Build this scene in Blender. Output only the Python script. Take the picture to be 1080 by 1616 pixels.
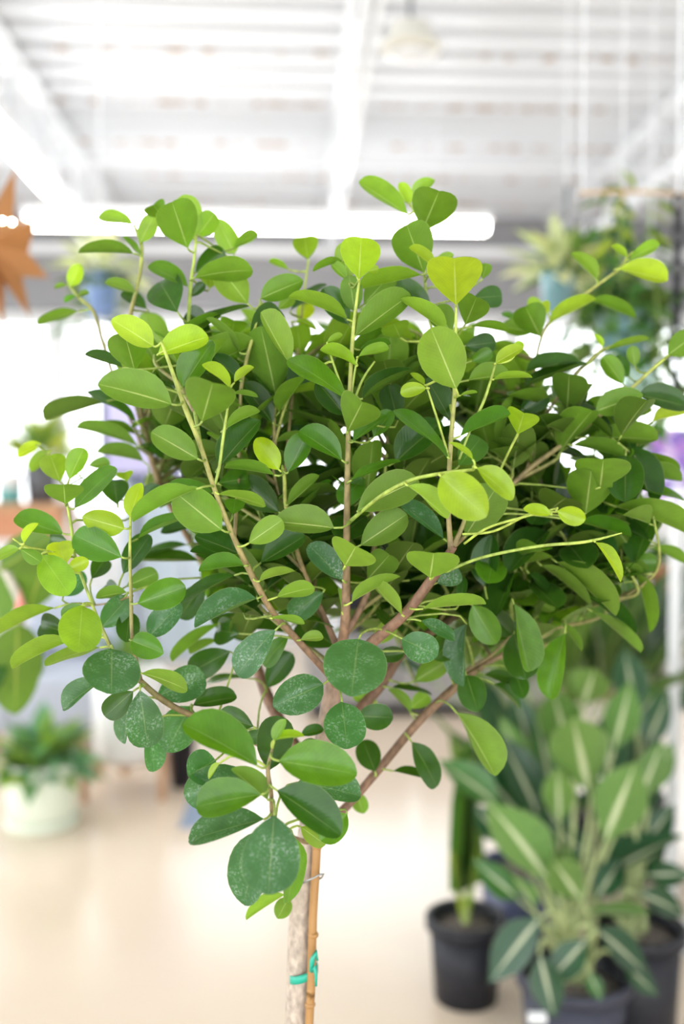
import bpy, math, random
from mathutils import Vector, Matrix
random.seed(11)
scene = bpy.context.scene
for o in list(bpy.data.objects):
    bpy.data.objects.remove(o, do_unlink=True)

# ------------------------------------------------------------------ camera
CAM = Vector((0.0, 0.0, 1.30))
FPX = 1571.1
TILT, YAW = math.radians(2.5), math.radians(-2.9)
cam_data = bpy.data.cameras.new('camera')
cam_data.sensor_fit = 'VERTICAL'
cam_data.sensor_height = 36.0
cam_data.sensor_width = 24.0
cam_data.lens = 35.0
cam_data.clip_start = 0.05
cam_data.dof.use_dof = True
cam_data.dof.focus_distance = 0.93
cam_data.dof.aperture_fstop = 2.0
cam = bpy.data.objects.new('camera', cam_data)
cam.location = CAM
cam.rotation_euler = (math.pi / 2 - TILT, 0, YAW)
scene.collection.objects.link(cam)
scene.camera = cam

# ------------------------------------------------------------------ world, exposure
world = bpy.data.worlds.new('overcast_sky')
scene.world = world
world.use_nodes = True
bg = world.node_tree.nodes['Background']
bg.inputs['Color'].default_value = (0.93, 0.97, 1.0, 1)
bg.inputs['Strength'].default_value = 1.0
scene.view_settings.view_transform = 'Standard'
scene.view_settings.look = 'None'
scene.view_settings.gamma = 1.0
scene.view_settings.use_curve_mapping = False
scene.view_settings.exposure = 2.32

ROOM_L, ROOM_R, ROOM_F, ROOM_B, ROOM_H = -3.5, 3.3, -2.6, 7.4, 3.08

def portal(loc, rot, sx, sy):
    l = bpy.data.lights.new('window_portal', 'AREA')
    l.shape = 'RECTANGLE'; l.size = sx; l.size_y = sy
    l.cycles.is_portal = True
    o = bpy.data.objects.new('window_portal', l)
    o.location = loc; o.rotation_euler = rot
    scene.collection.objects.link(o)
portal((0, ROOM_F, 1.45), (math.pi / 2, 0, 0), 6.6, 2.7)              # shop front behind the camera, faces +y
portal((ROOM_L, 2.4, 1.5), (0, -math.pi / 2, 0), 2.4, 9.4)            # left wall windows, faces +x
portal((-0.1, ROOM_B, 1.66), (-math.pi / 2, 0, 0), 6.4, 1.5)          # back wall windows, faces -y

# ------------------------------------------------------------------ camera maths (places real 3D points)
_R = Matrix.Rotation(YAW, 3, 'Z') @ Matrix.Rotation(math.pi / 2 - TILT, 3, 'X')
RIGHT, UP, FWD = _R @ Vector((1, 0, 0)), _R @ Vector((0, 1, 0)), _R @ Vector((0, 0, -1))
def P(px, py, d):
    return CAM + d * (FWD + RIGHT * ((px - 540) / FPX) + UP * ((808 - py) / FPX))
def FP(px, py, z=0.0):
    v = FWD + RIGHT * ((px - 540) / FPX) + UP * ((808 - py) / FPX)
    return CAM + v * ((z - CAM.z) / v.z)
def proj(p):
    q = p - CAM
    d = q.dot(FWD)
    return 540 + FPX * q.dot(RIGHT) / d, 808 - FPX * q.dot(UP) / d, d

# ------------------------------------------------------------------ helpers
COL = scene.collection
def link(o, parent=None):
    COL.objects.link(o)
    if parent is not None:
        o.parent = parent
    return o
def tag(o, label=None, cat=None, group=None, kind=None):
    if label: o['label'] = label
    if cat: o['category'] = cat
    if group: o['group'] = group
    if kind: o['kind'] = kind
    return o
def thing(name, label, cat, loc=(0, 0, 0), group=None):
    o = bpy.data.objects.new(name, None)
    o.empty_display_size = 0.05
    o.location = loc
    link(o)
    return tag(o, label, cat, group)

class MB:
    """collects geometry in world space; build() makes one mesh object"""
    def __init__(self):
        self.v, self.f, self.c, self.uv = [], [], [], []
    def add(self, vs, fs, col=None):
        n = len(self.v)
        self.v += [tuple(p) for p in vs]
        self.f += [tuple(i + n for i in f) for f in fs]
        if col is not None:
            self.c += [col] * len(vs)
        return self
    def box(self, lo, hi):
        x0, y0, z0 = lo; x1, y1, z1 = hi
        return self.add([(x0,y0,z0),(x1,y0,z0),(x1,y1,z0),(x0,y1,z0),(x0,y0,z1),(x1,y0,z1),(x1,y1,z1),(x0,y1,z1)],
                        [(0,3,2,1),(4,5,6,7),(0,1,5,4),(1,2,6,5),(2,3,7,6),(3,0,4,7)])
    def tube(self, pts, rad, n=8, cols=None, cap=True):
        pts = [Vector(p) for p in pts]
        m = len(pts)
        if not isinstance(rad, (list, tuple)): rad = [rad] * m
        t0 = (pts[1] - pts[0]).normalized()
        ref = Vector((0, 0, 1)) if abs(t0.z) < 0.9 else Vector((1, 0, 0))
        nn = t0.cross(ref).normalized()
        vs, cs = [], []
        for i in range(m):
            t = (pts[min(i + 1, m - 1)] - pts[max(i - 1, 0)])
            t = t.normalized() if t.length > 1e-9 else t0
            nn = (nn - t * nn.dot(t))
            nn = nn.normalized() if nn.length > 1e-6 else t.orthogonal().normalized()
            b = t.cross(nn)
            for k in range(n):
                a = 2 * math.pi * k / n
                vs.append(pts[i] + (nn * math.cos(a) + b * math.sin(a)) * rad[i])
                if cols: cs.append(cols[i])
        fs = []
        for i in range(m - 1):
            for k in range(n):
                k2 = (k + 1) % n
                fs.append((i * n + k, i * n + k2, (i + 1) * n + k2, (i + 1) * n + k))
        if cap:
            fs.append(tuple(range(n - 1, -1, -1)))
            fs.append(tuple((m - 1) * n + k for k in range(n)))
        base = len(self.v)
        self.add(vs, fs)
        if cols: self.c += cs
        return self
    def lathe(self, prof, c, n=32, closed=False):
        """prof: list of (r, z)"""
        cx, cy, cz = c
        vs, fs = [], []
        for r, z in prof:
            for k in range(n):
                a = 2 * math.pi * k / n
                vs.append((cx + r * math.cos(a), cy + r * math.sin(a), cz + z))
        m = len(prof)
        for i in range(m - 1):
            for k in range(n):
                k2 = (k + 1) % n
                fs.append((i * n + k, i * n + k2, (i + 1) * n + k2, (i + 1) * n + k))
        if prof[0][0] > 1e-6: fs.append(tuple(range(n - 1, -1, -1)))
        if prof[-1][0] > 1e-6: fs.append(tuple((m - 1) * n + k for k in range(n)))
        return self.add(vs, fs)
    def build(self, name, mat, parent=None, smooth=False, bevel=0):
        me = bpy.data.meshes.new(name)
        off = Vector((0, 0, 0))
        if parent is not None:
            p = parent
            while p is not None:
                off += p.location
                p = p.parent
        me.from_pydata([(x - off.x, y - off.y, z - off.z) for x, y, z in self.v], [], self.f)
        if self.c and len(self.c) == len(self.v):
            ca = me.color_attributes.new('tone', 'FLOAT_COLOR', 'POINT')
            for i, c in enumerate(self.c): ca.data[i].color = c
        if self.uv and len(self.uv) == len(self.v):
            u = me.uv_layers.new(name='UVMap')
            for lp in me.loops: u.data[lp.index].uv = self.uv[lp.vertex_index]
        me.update()
        if smooth:
            for p in me.polygons: p.use_smooth = True
        me.materials.append(mat)
        o = bpy.data.objects.new(name, me)
        link(o, parent)
        if bevel:
            b = o.modifiers.new('bevel', 'BEVEL'); b.width = bevel; b.segments = 2; b.limit_method = 'ANGLE'
        return o

def spline(pts, k=5):
    """Catmull-Rom through points that carry any number of components"""
    pts = [tuple(p) for p in pts]
    if len(pts) < 3: 
        a, b = pts
        return [tuple(a[j] + (b[j] - a[j]) * i / k for j in range(len(a))) for i in range(k + 1)]
    out = []
    for i in range(len(pts) - 1):
        p0 = pts[max(i - 1, 0)]; p1 = pts[i]; p2 = pts[i + 1]; p3 = pts[min(i + 2, len(pts) - 1)]
        for s in range(k):
            t = s / k
            out.append(tuple(0.5 * (2*b + (c - a)*t + (2*a - 5*b + 4*c - d)*t*t + (3*b - a - 3*c + d)*t**3)
                             for a, b, c, d in zip(p0, p1, p2, p3)))
    out.append(pts[-1])
    return out

# ------------------------------------------------------------------ materials
def mat(name, col, rough=0.6, noise=0.0, nscale=20.0, col2=None, bump=0.0, metal=0.0, spec=0.5, emit=None, estr=0.0):
    m = bpy.data.materials.new(name); m.use_nodes = True
    nt = m.node_tree; b = nt.nodes['Principled BSDF']
    b.inputs['Base Color'].default_value = (*col, 1)
    b.inputs['Roughness'].default_value = rough
    b.inputs['Metallic'].default_value = metal
    b.inputs['Specular IOR Level'].default_value = spec
    if col2 is not None or bump:
        tc = nt.nodes.new('ShaderNodeTexCoord')
        n = nt.nodes.new('ShaderNodeTexNoise'); n.inputs['Scale'].default_value = nscale; n.inputs['Detail'].default_value = 4
        nt.links.new(tc.outputs['Object'], n.inputs['Vector'])
        if col2 is not None:
            r = nt.nodes.new('ShaderNodeValToRGB')
            r.color_ramp.elements[0].position = 0.5 - noise; r.color_ramp.elements[1].position = 0.5 + noise
            r.color_ramp.elements[0].color = (*col, 1); r.color_ramp.elements[1].color = (*col2, 1)
            nt.links.new(n.outputs['Fac'], r.inputs['Fac']); nt.links.new(r.outputs['Color'], b.inputs['Base Color'])
        if bump:
            bp = nt.nodes.new('ShaderNodeBump'); bp.inputs['Strength'].default_value = bump
            nt.links.new(n.outputs['Fac'], bp.inputs['Height']); nt.links.new(bp.outputs['Normal'], b.inputs['Normal'])
    if emit is not None:
        b.inputs['Emission Color'].default_value = (*emit, 1); b.inputs['Emission Strength'].default_value = estr
    return m

def leaf_material(name, joined, under=(0.225, 0.315, 0.038), under_mix=0.42, rib=(0.50, 0.58, 0.20), rib_w=0.026, trans=0.42,
                  rough=0.22, stripes=0.0, rib_top=0.35, tint=(2.1, 1.9, 0.9)):
    """two-sided leaf: glossy top, matt paler underside, pale midrib; colour comes from object colour (or vertex colour), dust from alpha"""
    m = bpy.data.materials.new(name); m.use_nodes = True
    nt = m.node_tree; N = nt.nodes.new; L = nt.links.new
    b = nt.nodes['Principled BSDF']; out = nt.nodes['Material Output']
    if joined:
        src = N('ShaderNodeVertexColor'); src.layer_name = 'tone'
    else:
        src = N('ShaderNodeObjectInfo')
    C, A = src.outputs['Color'], src.outputs['Alpha']
    uv = N('ShaderNodeUVMap'); uv.uv_map = 'UVMap'
    sx = N('ShaderNodeSeparateXYZ'); L(uv.outputs['UV'], sx.inputs[0])
    def math_(op, a, bb=None, clamp=False):
        n = N('ShaderNodeMath'); n.operation = op; n.use_clamp = clamp
        for i, x in enumerate((a, bb)):
            if x is None: continue
            if isinstance(x, (int, float)): n.inputs[i].default_value = x
            else: L(x, n.inputs[i])
        return n.outputs[0]
    def mixc(f, a, bb, mode='MIX'):
        n = N('ShaderNodeMix'); n.data_type = 'RGBA'; n.blend_type = mode
        if isinstance(f, (int, float)): n.inputs[0].default_value = f
        else: L(f, n.inputs[0])
        for i, x in ((6, a), (7, bb)):
            if isinstance(x, tuple): n.inputs[i].default_value = (*x, 1)
            else: L(x, n.inputs[i])
        return n.outputs[2]
    ax = math_('ABSOLUTE', math_('SUBTRACT', sx.outputs[0], 0.5))
    ribw = math_('MULTIPLY', math_('SUBTRACT', 1.25, sx.outputs[1]), rib_w)
    ribf = math_('SUBTRACT', 1.0, math_('DIVIDE', ax, ribw), True)
    ribf = math_('MULTIPLY', math_('POWER', ribf, 0.6), 0.85)
    geo = N('ShaderNodeNewGeometry')
    tc = N('ShaderNodeTexCoord')
    n1 = N('ShaderNodeTexNoise'); n1.inputs['Scale'].default_value = 55; n1.inputs['Detail'].default_value = 3
    L(geo.outputs['Position'], n1.inputs['Vector'])
    n2 = N('ShaderNodeTexNoise'); n2.inputs['Scale'].default_value = 420; n2.inputs['Detail'].default_value = 4; n2.inputs['Roughness'].default_value = 0.7
    L(geo.outputs['Position'], n2.inputs['Vector'])
    # side veins: waves that slant forward from the midrib
    veins = math_('SINE', math_('MULTIPLY', math_('SUBTRACT', sx.outputs[1], math_('MULTIPLY', ax, 0.55)), 95.0))
    vf = math_('MULTIPLY', math_('ADD', veins, 1.0), 0.5)
    var = math_('ADD', math_('MULTIPLY', math_('SUBTRACT', n1.outputs['Fac'], 0.5), 0.7), 1.0)
    var = math_('ADD', var, math_('MULTIPLY', vf, 0.04))
    hs = N('ShaderNodeHueSaturation'); L(C, hs.inputs['Color']); L(var, hs.inputs['Value'])
    edge = math_('MULTIPLY', math_('SUBTRACT', ax, 0.482), 50.0, True)
    top = mixc(math_('MULTIPLY', ribf, rib_top), hs.outputs['Color'], rib)
    top = mixc(math_('MULTIPLY', edge, 0.35), top, rib)
    if stripes:
        top = mixc(math_('MULTIPLY', math_('POWER', vf, 3.0), stripes), top, rib)
    lo = math_('MULTIPLY', math_('SUBTRACT', n1.outputs['Fac'], 0.42), 4.0, True)
    dustf = math_('MULTIPLY', math_('MULTIPLY', math_('SUBTRACT', n2.outputs['Fac'], 0.50), 7.0, True), lo)
    dustf = math_('MULTIPLY', math_('ADD', dustf, 0.07), math_('SUBTRACT', 1.0, A), True)
    topd = mixc(dustf, top, (0.50, 0.57, 0.50))
    und = mixc(under_mix, hs.outputs['Color'], under)
    und = mixc(math_('MULTIPLY', edge, 0.4), und, rib)
    und = mixc(ribf, und, tuple(min(1, x * 1.15) for x in rib))
    col = mixc(geo.outputs['Backfacing'], topd, und)
    L(col, b.inputs['Base Color'])
    rr = N('ShaderNodeMix'); rr.data_type = 'FLOAT'
    L(geo.outputs['Backfacing'], rr.inputs[0]); rr.inputs[2].default_value = rough; rr.inputs[3].default_value = 0.55
    L(rr.outputs[0], b.inputs['Roughness'])
    b.inputs['Specular IOR Level'].default_value = 0.45
    bp = N('ShaderNodeBump'); bp.inputs['Strength'].default_value = 0.05; bp.inputs['Distance'].default_value = 0.002
    L(vf, bp.inputs['Height']); L(bp.outputs['Normal'], b.inputs['Normal'])
    tr = N('ShaderNodeBsdfTranslucent')
    tcol = mixc(1.0, hs.outputs['Color'], tint, 'MULTIPLY')
    L(tcol, tr.inputs['Color'])
    mx = N('ShaderNodeMixShader'); mx.inputs[0].default_value = trans
    L(b.outputs[0], mx.inputs[1]); L(tr.outputs[0], mx.inputs[2]); L(mx.outputs[0], out.inputs['Surface'])
    return m

def stem_material(name, c_bark=None, joined=True):
    m = bpy.data.materials.new(name); m.use_nodes = True
    nt = m.node_tree; b = nt.nodes['Principled BSDF']
    vc = nt.nodes.new('ShaderNodeVertexColor'); vc.layer_name = 'tone'
    geo = nt.nodes.new('ShaderNodeNewGeometry')
    mp = nt.nodes.new('ShaderNodeMapping'); mp.inputs['Scale'].default_value = (1, 1, 0.6)
    n = nt.nodes.new('ShaderNodeTexNoise'); n.inputs['Scale'].default_value = 160; n.inputs['Detail'].default_value = 5
    nt.links.new(geo.outputs['Position'], mp.inputs[0]); nt.links.new(mp.outputs[0], n.inputs['Vector'])
    mr = nt.nodes.new('ShaderNodeMapRange'); mr.inputs[1].default_value = 0.3; mr.inputs[2].default_value = 0.7
    mr.inputs[3].default_value = 0.65; mr.inputs[4].default_value = 1.35
    nt.links.new(n.outputs['Fac'], mr.inputs[0])
    hs = nt.nodes.new('ShaderNodeHueSaturation')
    nt.links.new(vc.outputs['Color'], hs.inputs['Color']); nt.links.new(mr.outputs[0], hs.inputs['Value'])
    nt.links.new(hs.outputs['Color'], b.inputs['Base Color'])
    b.inputs['Roughness'].default_value = 0.6
    bp = nt.nodes.new('ShaderNodeBump'); bp.inputs['Strength'].default_value = 0.4; bp.inputs['Distance'].default_value = 0.001
    nt.links.new(n.outputs['Fac'], bp.inputs['Height']); nt.links.new(bp.outputs['Normal'], b.inputs['Normal'])
    return m

M_LEAF = leaf_material('ficus_leaf', False)
M_LEAFJ = leaf_material('ficus_foliage', True)
M_STEM = stem_material('stem_bark')
M_WHITE = mat('white_paint', (0.80, 0.80, 0.80), 0.6)
M_STEEL = mat('white_painted_steel', (0.78, 0.79, 0.80), 0.5, 0.2, 9, (0.72, 0.73, 0.75))
M_GREY = mat('grey_paint', (0.25, 0.245, 0.25), 0.7)
M_BLACKP = mat('black_nursery_plastic', (0.014, 0.0145, 0.019), 0.5, 0.25, 60, (0.022, 0.022, 0.028), spec=0.3)
M_SOIL = mat('potting_soil', (0.05, 0.035, 0.028), 0.95, 0.12, 120, (0.20, 0.17, 0.15), bump=1.0)
M_WOOD = mat('light_wood', (0.42, 0.22, 0.10), 0.5, 0.2, 14, (0.50, 0.28, 0.14))
M_TERRA = mat('terracotta', (0.48, 0.20, 0.10), 0.8, 0.2, 25, (0.56, 0.27, 0.15))
M_GLASS = bpy.data.materials.new('window_glass'); M_GLASS.use_nodes = True
_nt = M_GLASS.node_tree
_t = _nt.nodes.new('ShaderNodeBsdfTransparent'); _g = _nt.nodes.new('ShaderNodeBsdfGlossy'); _g.inputs['Roughness'].default_value = 0.02
_f = _nt.nodes.new('ShaderNodeFresnel'); _f.inputs['IOR'].default_value = 1.3
_m = _nt.nodes.new('ShaderNodeMixShader')
_nt.links.new(_f.outputs[0], _m.inputs[0]); _nt.links.new(_t.outputs[0], _m.inputs[1]); _nt.links.new(_g.outputs[0], _m.inputs[2])
_nt.links.new(_m.outputs[0], _nt.nodes['Material Output'].inputs['Surface'])

# ------------------------------------------------------------------ leaf meshes
def leaf_mesh(name, prof, fold, curl, mat_, nl=12, wave=0.0, twist=0.0):
    """unit leaf: base at origin, +Y to the tip, width +-0.5 along X, +Z is the upper face"""
    ts = [0, .04, .1, .2, .32, .45, .58, .7, .81, .9, .96, 1.0]
    def W(t):
        for (a, wa), (b, wb) in zip(prof[:-1], prof[1:]):
            if a <= t <= b: return wa + (wb - wa) * (t - a) / (b - a)
        return 0
    vs, uvs, fs = [], [], []
    xs = [-1, -.55, 0, .55, 1]
    for t in ts:
        w = W(t) * 0.5
        for x in xs:
            xx = x * w
            z = fold * abs(xx) * (1 - 0.35 * t) - curl * t * t + wave * math.sin(t * 9 + x) * abs(x) * 0.5
            z += twist * x * w * t
            vs.append((xx, t, z)); uvs.append((0.5 + x * 0.5, t))
    n = len(xs)
    for i in range(len(ts) - 1):
        for k in range(n - 1):
            a = i * n + k
            fs.append((a, a + 1, a + n + 1, a + n))
    me = bpy.data.meshes.new(name)
    me.from_pydata(vs, [], fs)
    u = me.uv_layers.new(name='UVMap')
    for lp in me.loops: u.data[lp.index].uv = uvs[lp.vertex_index]
    for p in me.polygons: p.use_smooth = True
    me.materials.append(mat_)
    return me, vs, uvs, fs
OBOV = [(0, .04), (.04, .16), (.1, .36), (.2, .62), (.32, .83), (.45, .95), (.58, 1.0), (.7, .985), (.81, .90), (.9, .73), (.96, .50), (1, .14)]
ELLI = [(0, .04), (.04, .22), (.1, .48), (.2, .74), (.32, .92), (.45, 1.0), (.58, .99), (.7, .93), (.81, .79), (.9, .58), (.96, .36), (1, .08)]
LANC = [(0, .04), (.04, .12), (.1, .34), (.2, .66), (.32, .92), (.45, 1.0), (.58, .93), (.7, .76), (.81, .52), (.9, .28), (.96, .11), (1, .01)]
FICUS = [leaf_mesh('ficus_leaf_%d' % i, pr, fo, cu, M_LEAF, wave=wv, twist=tw)
         for i, (pr, fo, cu, wv, tw) in enumerate([(OBOV, .36, .06, .0, 0), (OBOV, .55, .12, .02, .1), (ELLI, .42, .10, .02, -.1),
                                                  (OBOV, .20, .18, .03, .15), (ELLI, .62, .05, .0, .1), (OBOV, .45, -.06, .02, -.15)])]

def leaf_frame(bx, by, tx, ty, w, face, d, ratio=0.62, cap=1.8, wr=0.56):
    """real base, tip, normal, width of a leaf seen from the photograph's standpoint"""
    lp = math.hypot(tx - bx, ty - by)
    L, Wd = lp, w
    if w / lp > ratio:
        L = min(w / ratio, lp * cap)
    dd = math.sqrt(max(L * L - lp * lp, 0)) * d / FPX
    up = (ty < by)
    sgn = -1 if ((face == 'u') == up) else 1          # -1: the tip comes towards the camera
    B = P(bx, by, d); T = P(tx, ty, d + sgn * dd)
    a = (T - B); Lr = a.length; a.normalize()
    view = (CAM - (B + T) / 2).normalized()
    n0 = (view - a * view.dot(a)).normalized()
    full = max(w, wr * L)
    c = max(min(w / full, 1), 0.08)
    phi = math.acos(c)
    side = a.cross(n0)
    s = 1 if face == 't' else -1
    best = None
    for q in (1, -1):
        n = (n0 * math.cos(phi) + side * math.sin(phi) * q) * s
        if best is None or n.z > best.z: best = n
    return B, T, a, best.normalized(), Lr, full * d / FPX
def leaf_matrix(B, a, n, L, Wd):
    x = a.cross(n).normalized()
    n = x.cross(a).normalized()
    M = Matrix.Identity(4)
    for i in range(3):
        M[i][0] = x[i] * Wd; M[i][1] = a[i] * L; M[i][2] = n[i] * L * 0.8
        M[i][3] = B[i]
    return M
def place_leaf(name, tmpl, M, parent, color):
    o = bpy.data.objects.new(name, tmpl[0])
    link(o, parent)
    off = Vector((0, 0, 0)); p = parent
    while p is not None:
        off += p.location; p = p.parent
    o.matrix_basis = Matrix.Translation(-off) @ M
    o.color = color
    return o
def join_leaf(mb, tmpl, M, color):
    _, vs, uvs, fs = tmpl
    n = len(mb.v)
    mb.v += [tuple(M @ Vector(v)) for v in vs]
    mb.f += [tuple(i + n for i in f) for f in fs]
    mb.c += [color] * len(vs)
    mb.uv += uvs
def jit(c, h=0.18):
    k = 1 + random.uniform(-h, h)
    return (c[0] * k * random.uniform(.9, 1.12), c[1] * k, c[2] * k * random.uniform(.85, 1.15), c[3] if len(c) > 3 else 1.0)

# ================================================================== THE ROOM
def struct(name, mb, m, parent=None, **k):
    o = mb.build(name, m, parent, **k)
    if parent is None: o['kind'] = 'structure'
    return o
M_FLOOR = mat('pale_sealed_concrete', (0.70, 0.565, 0.43), 0.20, 0.22, 1.1, (0.77, 0.645, 0.51), spec=0.5)
struct('floor', MB().box((ROOM_L - .1, ROOM_F - .1, -0.1), (ROOM_R + .1, ROOM_B + .1, 0)), M_FLOOR)

# ceiling: ribbed metal deck, flutes run along x; each sheet is a panel of its own, with rust at the seams
M_DECK = bpy.data.materials.new('white_ribbed_deck'); M_DECK.use_nodes = True
nt = M_DECK.node_tree; b = nt.nodes['Principled BSDF']; b.inputs['Roughness'].default_value = 0.5
geo = nt.nodes.new('ShaderNodeNewGeometry')
sp = nt.nodes.new('ShaderNodeSeparateXYZ'); nt.links.new(geo.outputs['Position'], sp.inputs[0])
fr = nt.nodes.new('ShaderNodeMath'); fr.operation = 'PINGPONG'; fr.inputs[1].default_value = 0.305
ad = nt.nodes.new('ShaderNodeMath'); ad.operation = 'ADD'; ad.inputs[1].default_value = -4.38
nt.links.new(sp.outputs[1], ad.inputs[0]); nt.links.new(ad.outputs[0], fr.inputs[0])
seam = nt.nodes.new('ShaderNodeMath'); seam.operation = 'LESS_THAN'; seam.inputs[1].default_value = 0.013
nt.links.new(fr.outputs[0], seam.inputs[0])
nz = nt.nodes.new('ShaderNodeTexNoise'); nz.inputs['Scale'].default_value = 13.0; nz.inputs['Detail'].default_value = 5
nt.links.new(geo.outputs['Position'], nz.inputs['Vector'])
rp = nt.nodes.new('ShaderNodeValToRGB'); rp.color_ramp.elements[0].position = 0.50; rp.color_ramp.elements[1].position = 0.60
nt.links.new(nz.outputs['Fac'], rp.inputs['Fac'])
mu = nt.nodes.new('ShaderNodeMath'); mu.operation = 'MULTIPLY'
nt.links.new(seam.outputs[0], mu.inputs[0]); nt.links.new(rp.outputs['Color'], mu.inputs[1])
mx = nt.nodes.new('ShaderNodeMix'); mx.data_type = 'RGBA'
mx.inputs[6].default_value = (0.60, 0.61, 0.63, 1); mx.inputs[7].default_value = (0.34, 0.20, 0.10, 1)
nt.links.new(mu.outputs[0], mx.inputs[0]); nt.links.new(mx.outputs[2], b.inputs['Base Color'])

ceil = MB().box((ROOM_L - .1, ROOM_F - .1, ROOM_H + 0.05), (ROOM_R + .1, ROOM_B + .1, ROOM_H + 0.12))
ceil_o = struct('ceiling', ceil, M_STEEL)
PITCH = 0.61
y0 = 4.38 - PITCH * 11
k = 0
while y0 < ROOM_B:
    prof = []
    y1 = min(y0 + PITCH - 0.006, ROOM_B)
    for r in range(3):                                  # three flutes to a sheet
        a = y0 + r * PITCH / 3
        prof += [(a, 0.0), (a + 0.105, 0.0), (a + 0.128, 0.036), (a + 0.180, 0.036)]
    prof.append((y0 + PITCH - 0.006, 0.0))
    if y0 > ROOM_F - PITCH * .5 and y0 + PITCH < ROOM_B + 0.3:
        mb = MB()
        vs = []
        for yy, dz in prof:
            vs += [(ROOM_L, yy, ROOM_H + dz - 0.0), (ROOM_R, yy, ROOM_H + dz)]
        fs = [(2 * i, 2 * i + 1, 2 * i + 3, 2 * i + 2) for i in range(len(prof) - 1)]
        mb.add(vs, fs)
        mb.build('deck_panel', M_DECK, ceil_o)
    y0 += PITCH
    k += 1

# open web joists
def joist(x, label):
    r = thing('steel_joist', label, 'joist', (x, ROOM_F, 2.74), 'open web roof joists')
    zt, zb = ROOM_H - 0.012, 2.755
    MB().box((x - .045, ROOM_F, zt - .012), (x - .006, ROOM_B, zt + .010)).box((x + .006, ROOM_F, zt - .012), (x + .045, ROOM_B, zt + .010)).build('top_chord', M_STEEL, r)
    MB().box((x - .032, ROOM_F, zb - .014), (x - .009, ROOM_B, zb + .014)).box((x + .009, ROOM_F, zb - .014), (x + .032, ROOM_B, zb + .014)).build('bottom_chord', M_STEEL, r)
    y = ROOM_F + .1; s = 0
    while y + 0.28 < ROOM_B:
        a, c = (zb, zt) if s % 2 == 0 else (zt, zb)
        MB().tube([(x, y, a), (x, y + .26, c)], 0.009, 6).build('web_bar', M_STEEL, r)
        y += 0.26; s += 1
joist(-1.20, 'white open-web steel joist at upper left, behind the star lantern')
joist(0.26, 'white open-web steel joist above the tree, beside the bell lamp')
joist(1.86, 'white open-web steel joist at upper right above the hanging plants')
MB().tube([(ROOM_L, 5.35, 2.90), (ROOM_R, 5.35, 2.90)], 0.012, 8).build('conduit_pipe', M_STEEL)
tag(bpy.data.objects['conduit_pipe'], 'thin white conduit pipe running across under the ceiling deck', 'pipe')

# back wall: lower wall, piers, windows, grey soffit with a white ledge
yb = ROOM_B
wb = MB()
wb.box((ROOM_L, yb, 0), (ROOM_R, yb + .15, 0.92))
wb.box((ROOM_L, yb, 2.40), (ROOM_R, yb + .15, ROOM_H + .05))
wins = [(-3.42, -1.76), (-1.70, -0.06), (0.0, 1.62), (1.68, 3.2)]
edges = [ROOM_L] + [v for w in wins for v in w] + [ROOM_R]
for i in range(0, len(edges), 2):
    wb.box((edges[i], yb, 0.92), (edges[i + 1], yb + .15, 2.40))
struct('wall_back', wb, M_WHITE)
for i, (a, c) in enumerate(wins):
    fr_ = MB()
    for lo, hi in (((a, yb + .04, .92), (a + .05, yb + .1, 2.40)), ((c - .05, yb + .04, .92), (c, yb + .1, 2.40)),
                   ((a, yb + .04, .92), (c, yb + .1, .97)), ((a, yb + .04, 2.35), (c, yb + .1, 2.40))):
        fr_.box(lo, hi)
    fo = struct('window_%d' % (i + 1), fr_, M_WHITE)
    MB().box((a + .05, yb + .065, .97), (c - .05, yb + .071, 2.35)).build('pane', M_GLASS, fo)
struct('trim_1', MB().box((ROOM_L, yb - .28, 2.44), (ROOM_R, yb, 3.06)), M_GREY)          # soffit
struct('trim_2', MB().box((ROOM_L, yb - .34, 2.80), (ROOM_R, yb - .28, 2.86)), M_WHITE)   # ledge on the soffit
struct('baseboard_back', MB().box((ROOM_L, yb - .015, 0), (ROOM_R, yb, .1)), M_WHITE)
# left wall with tall windows
wl = MB()
wl.box((ROOM_L - .15, ROOM_F, 0), (ROOM_L, ROOM_B, .25)); wl.box((ROOM_L - .15, ROOM_F, 2.75), (ROOM_L, ROOM_B, ROOM_H + .05))
ys = [ROOM_F, -2.35, -.1, .1, 2.3, 2.5, 4.7, 4.9, 7.1, ROOM_B]
for i in range(0, len(ys), 2): wl.box((ROOM_L - .15, ys[i], .25), (ROOM_L, ys[i + 1], 2.75))
struct('wall_left', wl, M_WHITE)
for i in range(4):
    a, c = ys[2 * i + 1], ys[2 * i + 2]
    fr_ = MB()
    x = ROOM_L - .1
    for lo, hi in (((x, a, .25), (x + .06, a + .05, 2.75)), ((x, c - .05, .25), (x + .06, c, 2.75)),
                   ((x, a, .25), (x + .06, c, .30)), ((x, a, 2.70), (x + .06, c, 2.75))):
        fr_.box(lo, hi)
    fo = struct('window_%d' % (i + 5), fr_, M_WHITE)
    MB().box((x + .025, a + .05, .30), (x + .031, c - .05, 2.70)).build('pane', M_GLASS, fo)
struct('wall_right', MB().box((ROOM_R, ROOM_F, 0), (ROOM_R + .15, ROOM_B, ROOM_H + .05)), M_WHITE)
# shop front behind the camera
wf = MB()
wf.box((ROOM_L, ROOM_F - .15, 2.85), (ROOM_R, ROOM_F, ROOM_H + .05))
for x in (ROOM_L, -1.2, 1.0, ROOM_R - .1): wf.box((x, ROOM_F - .15, 0), (x + .1, ROOM_F, 2.85))
struct('wall_front', wf, M_WHITE)

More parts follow.
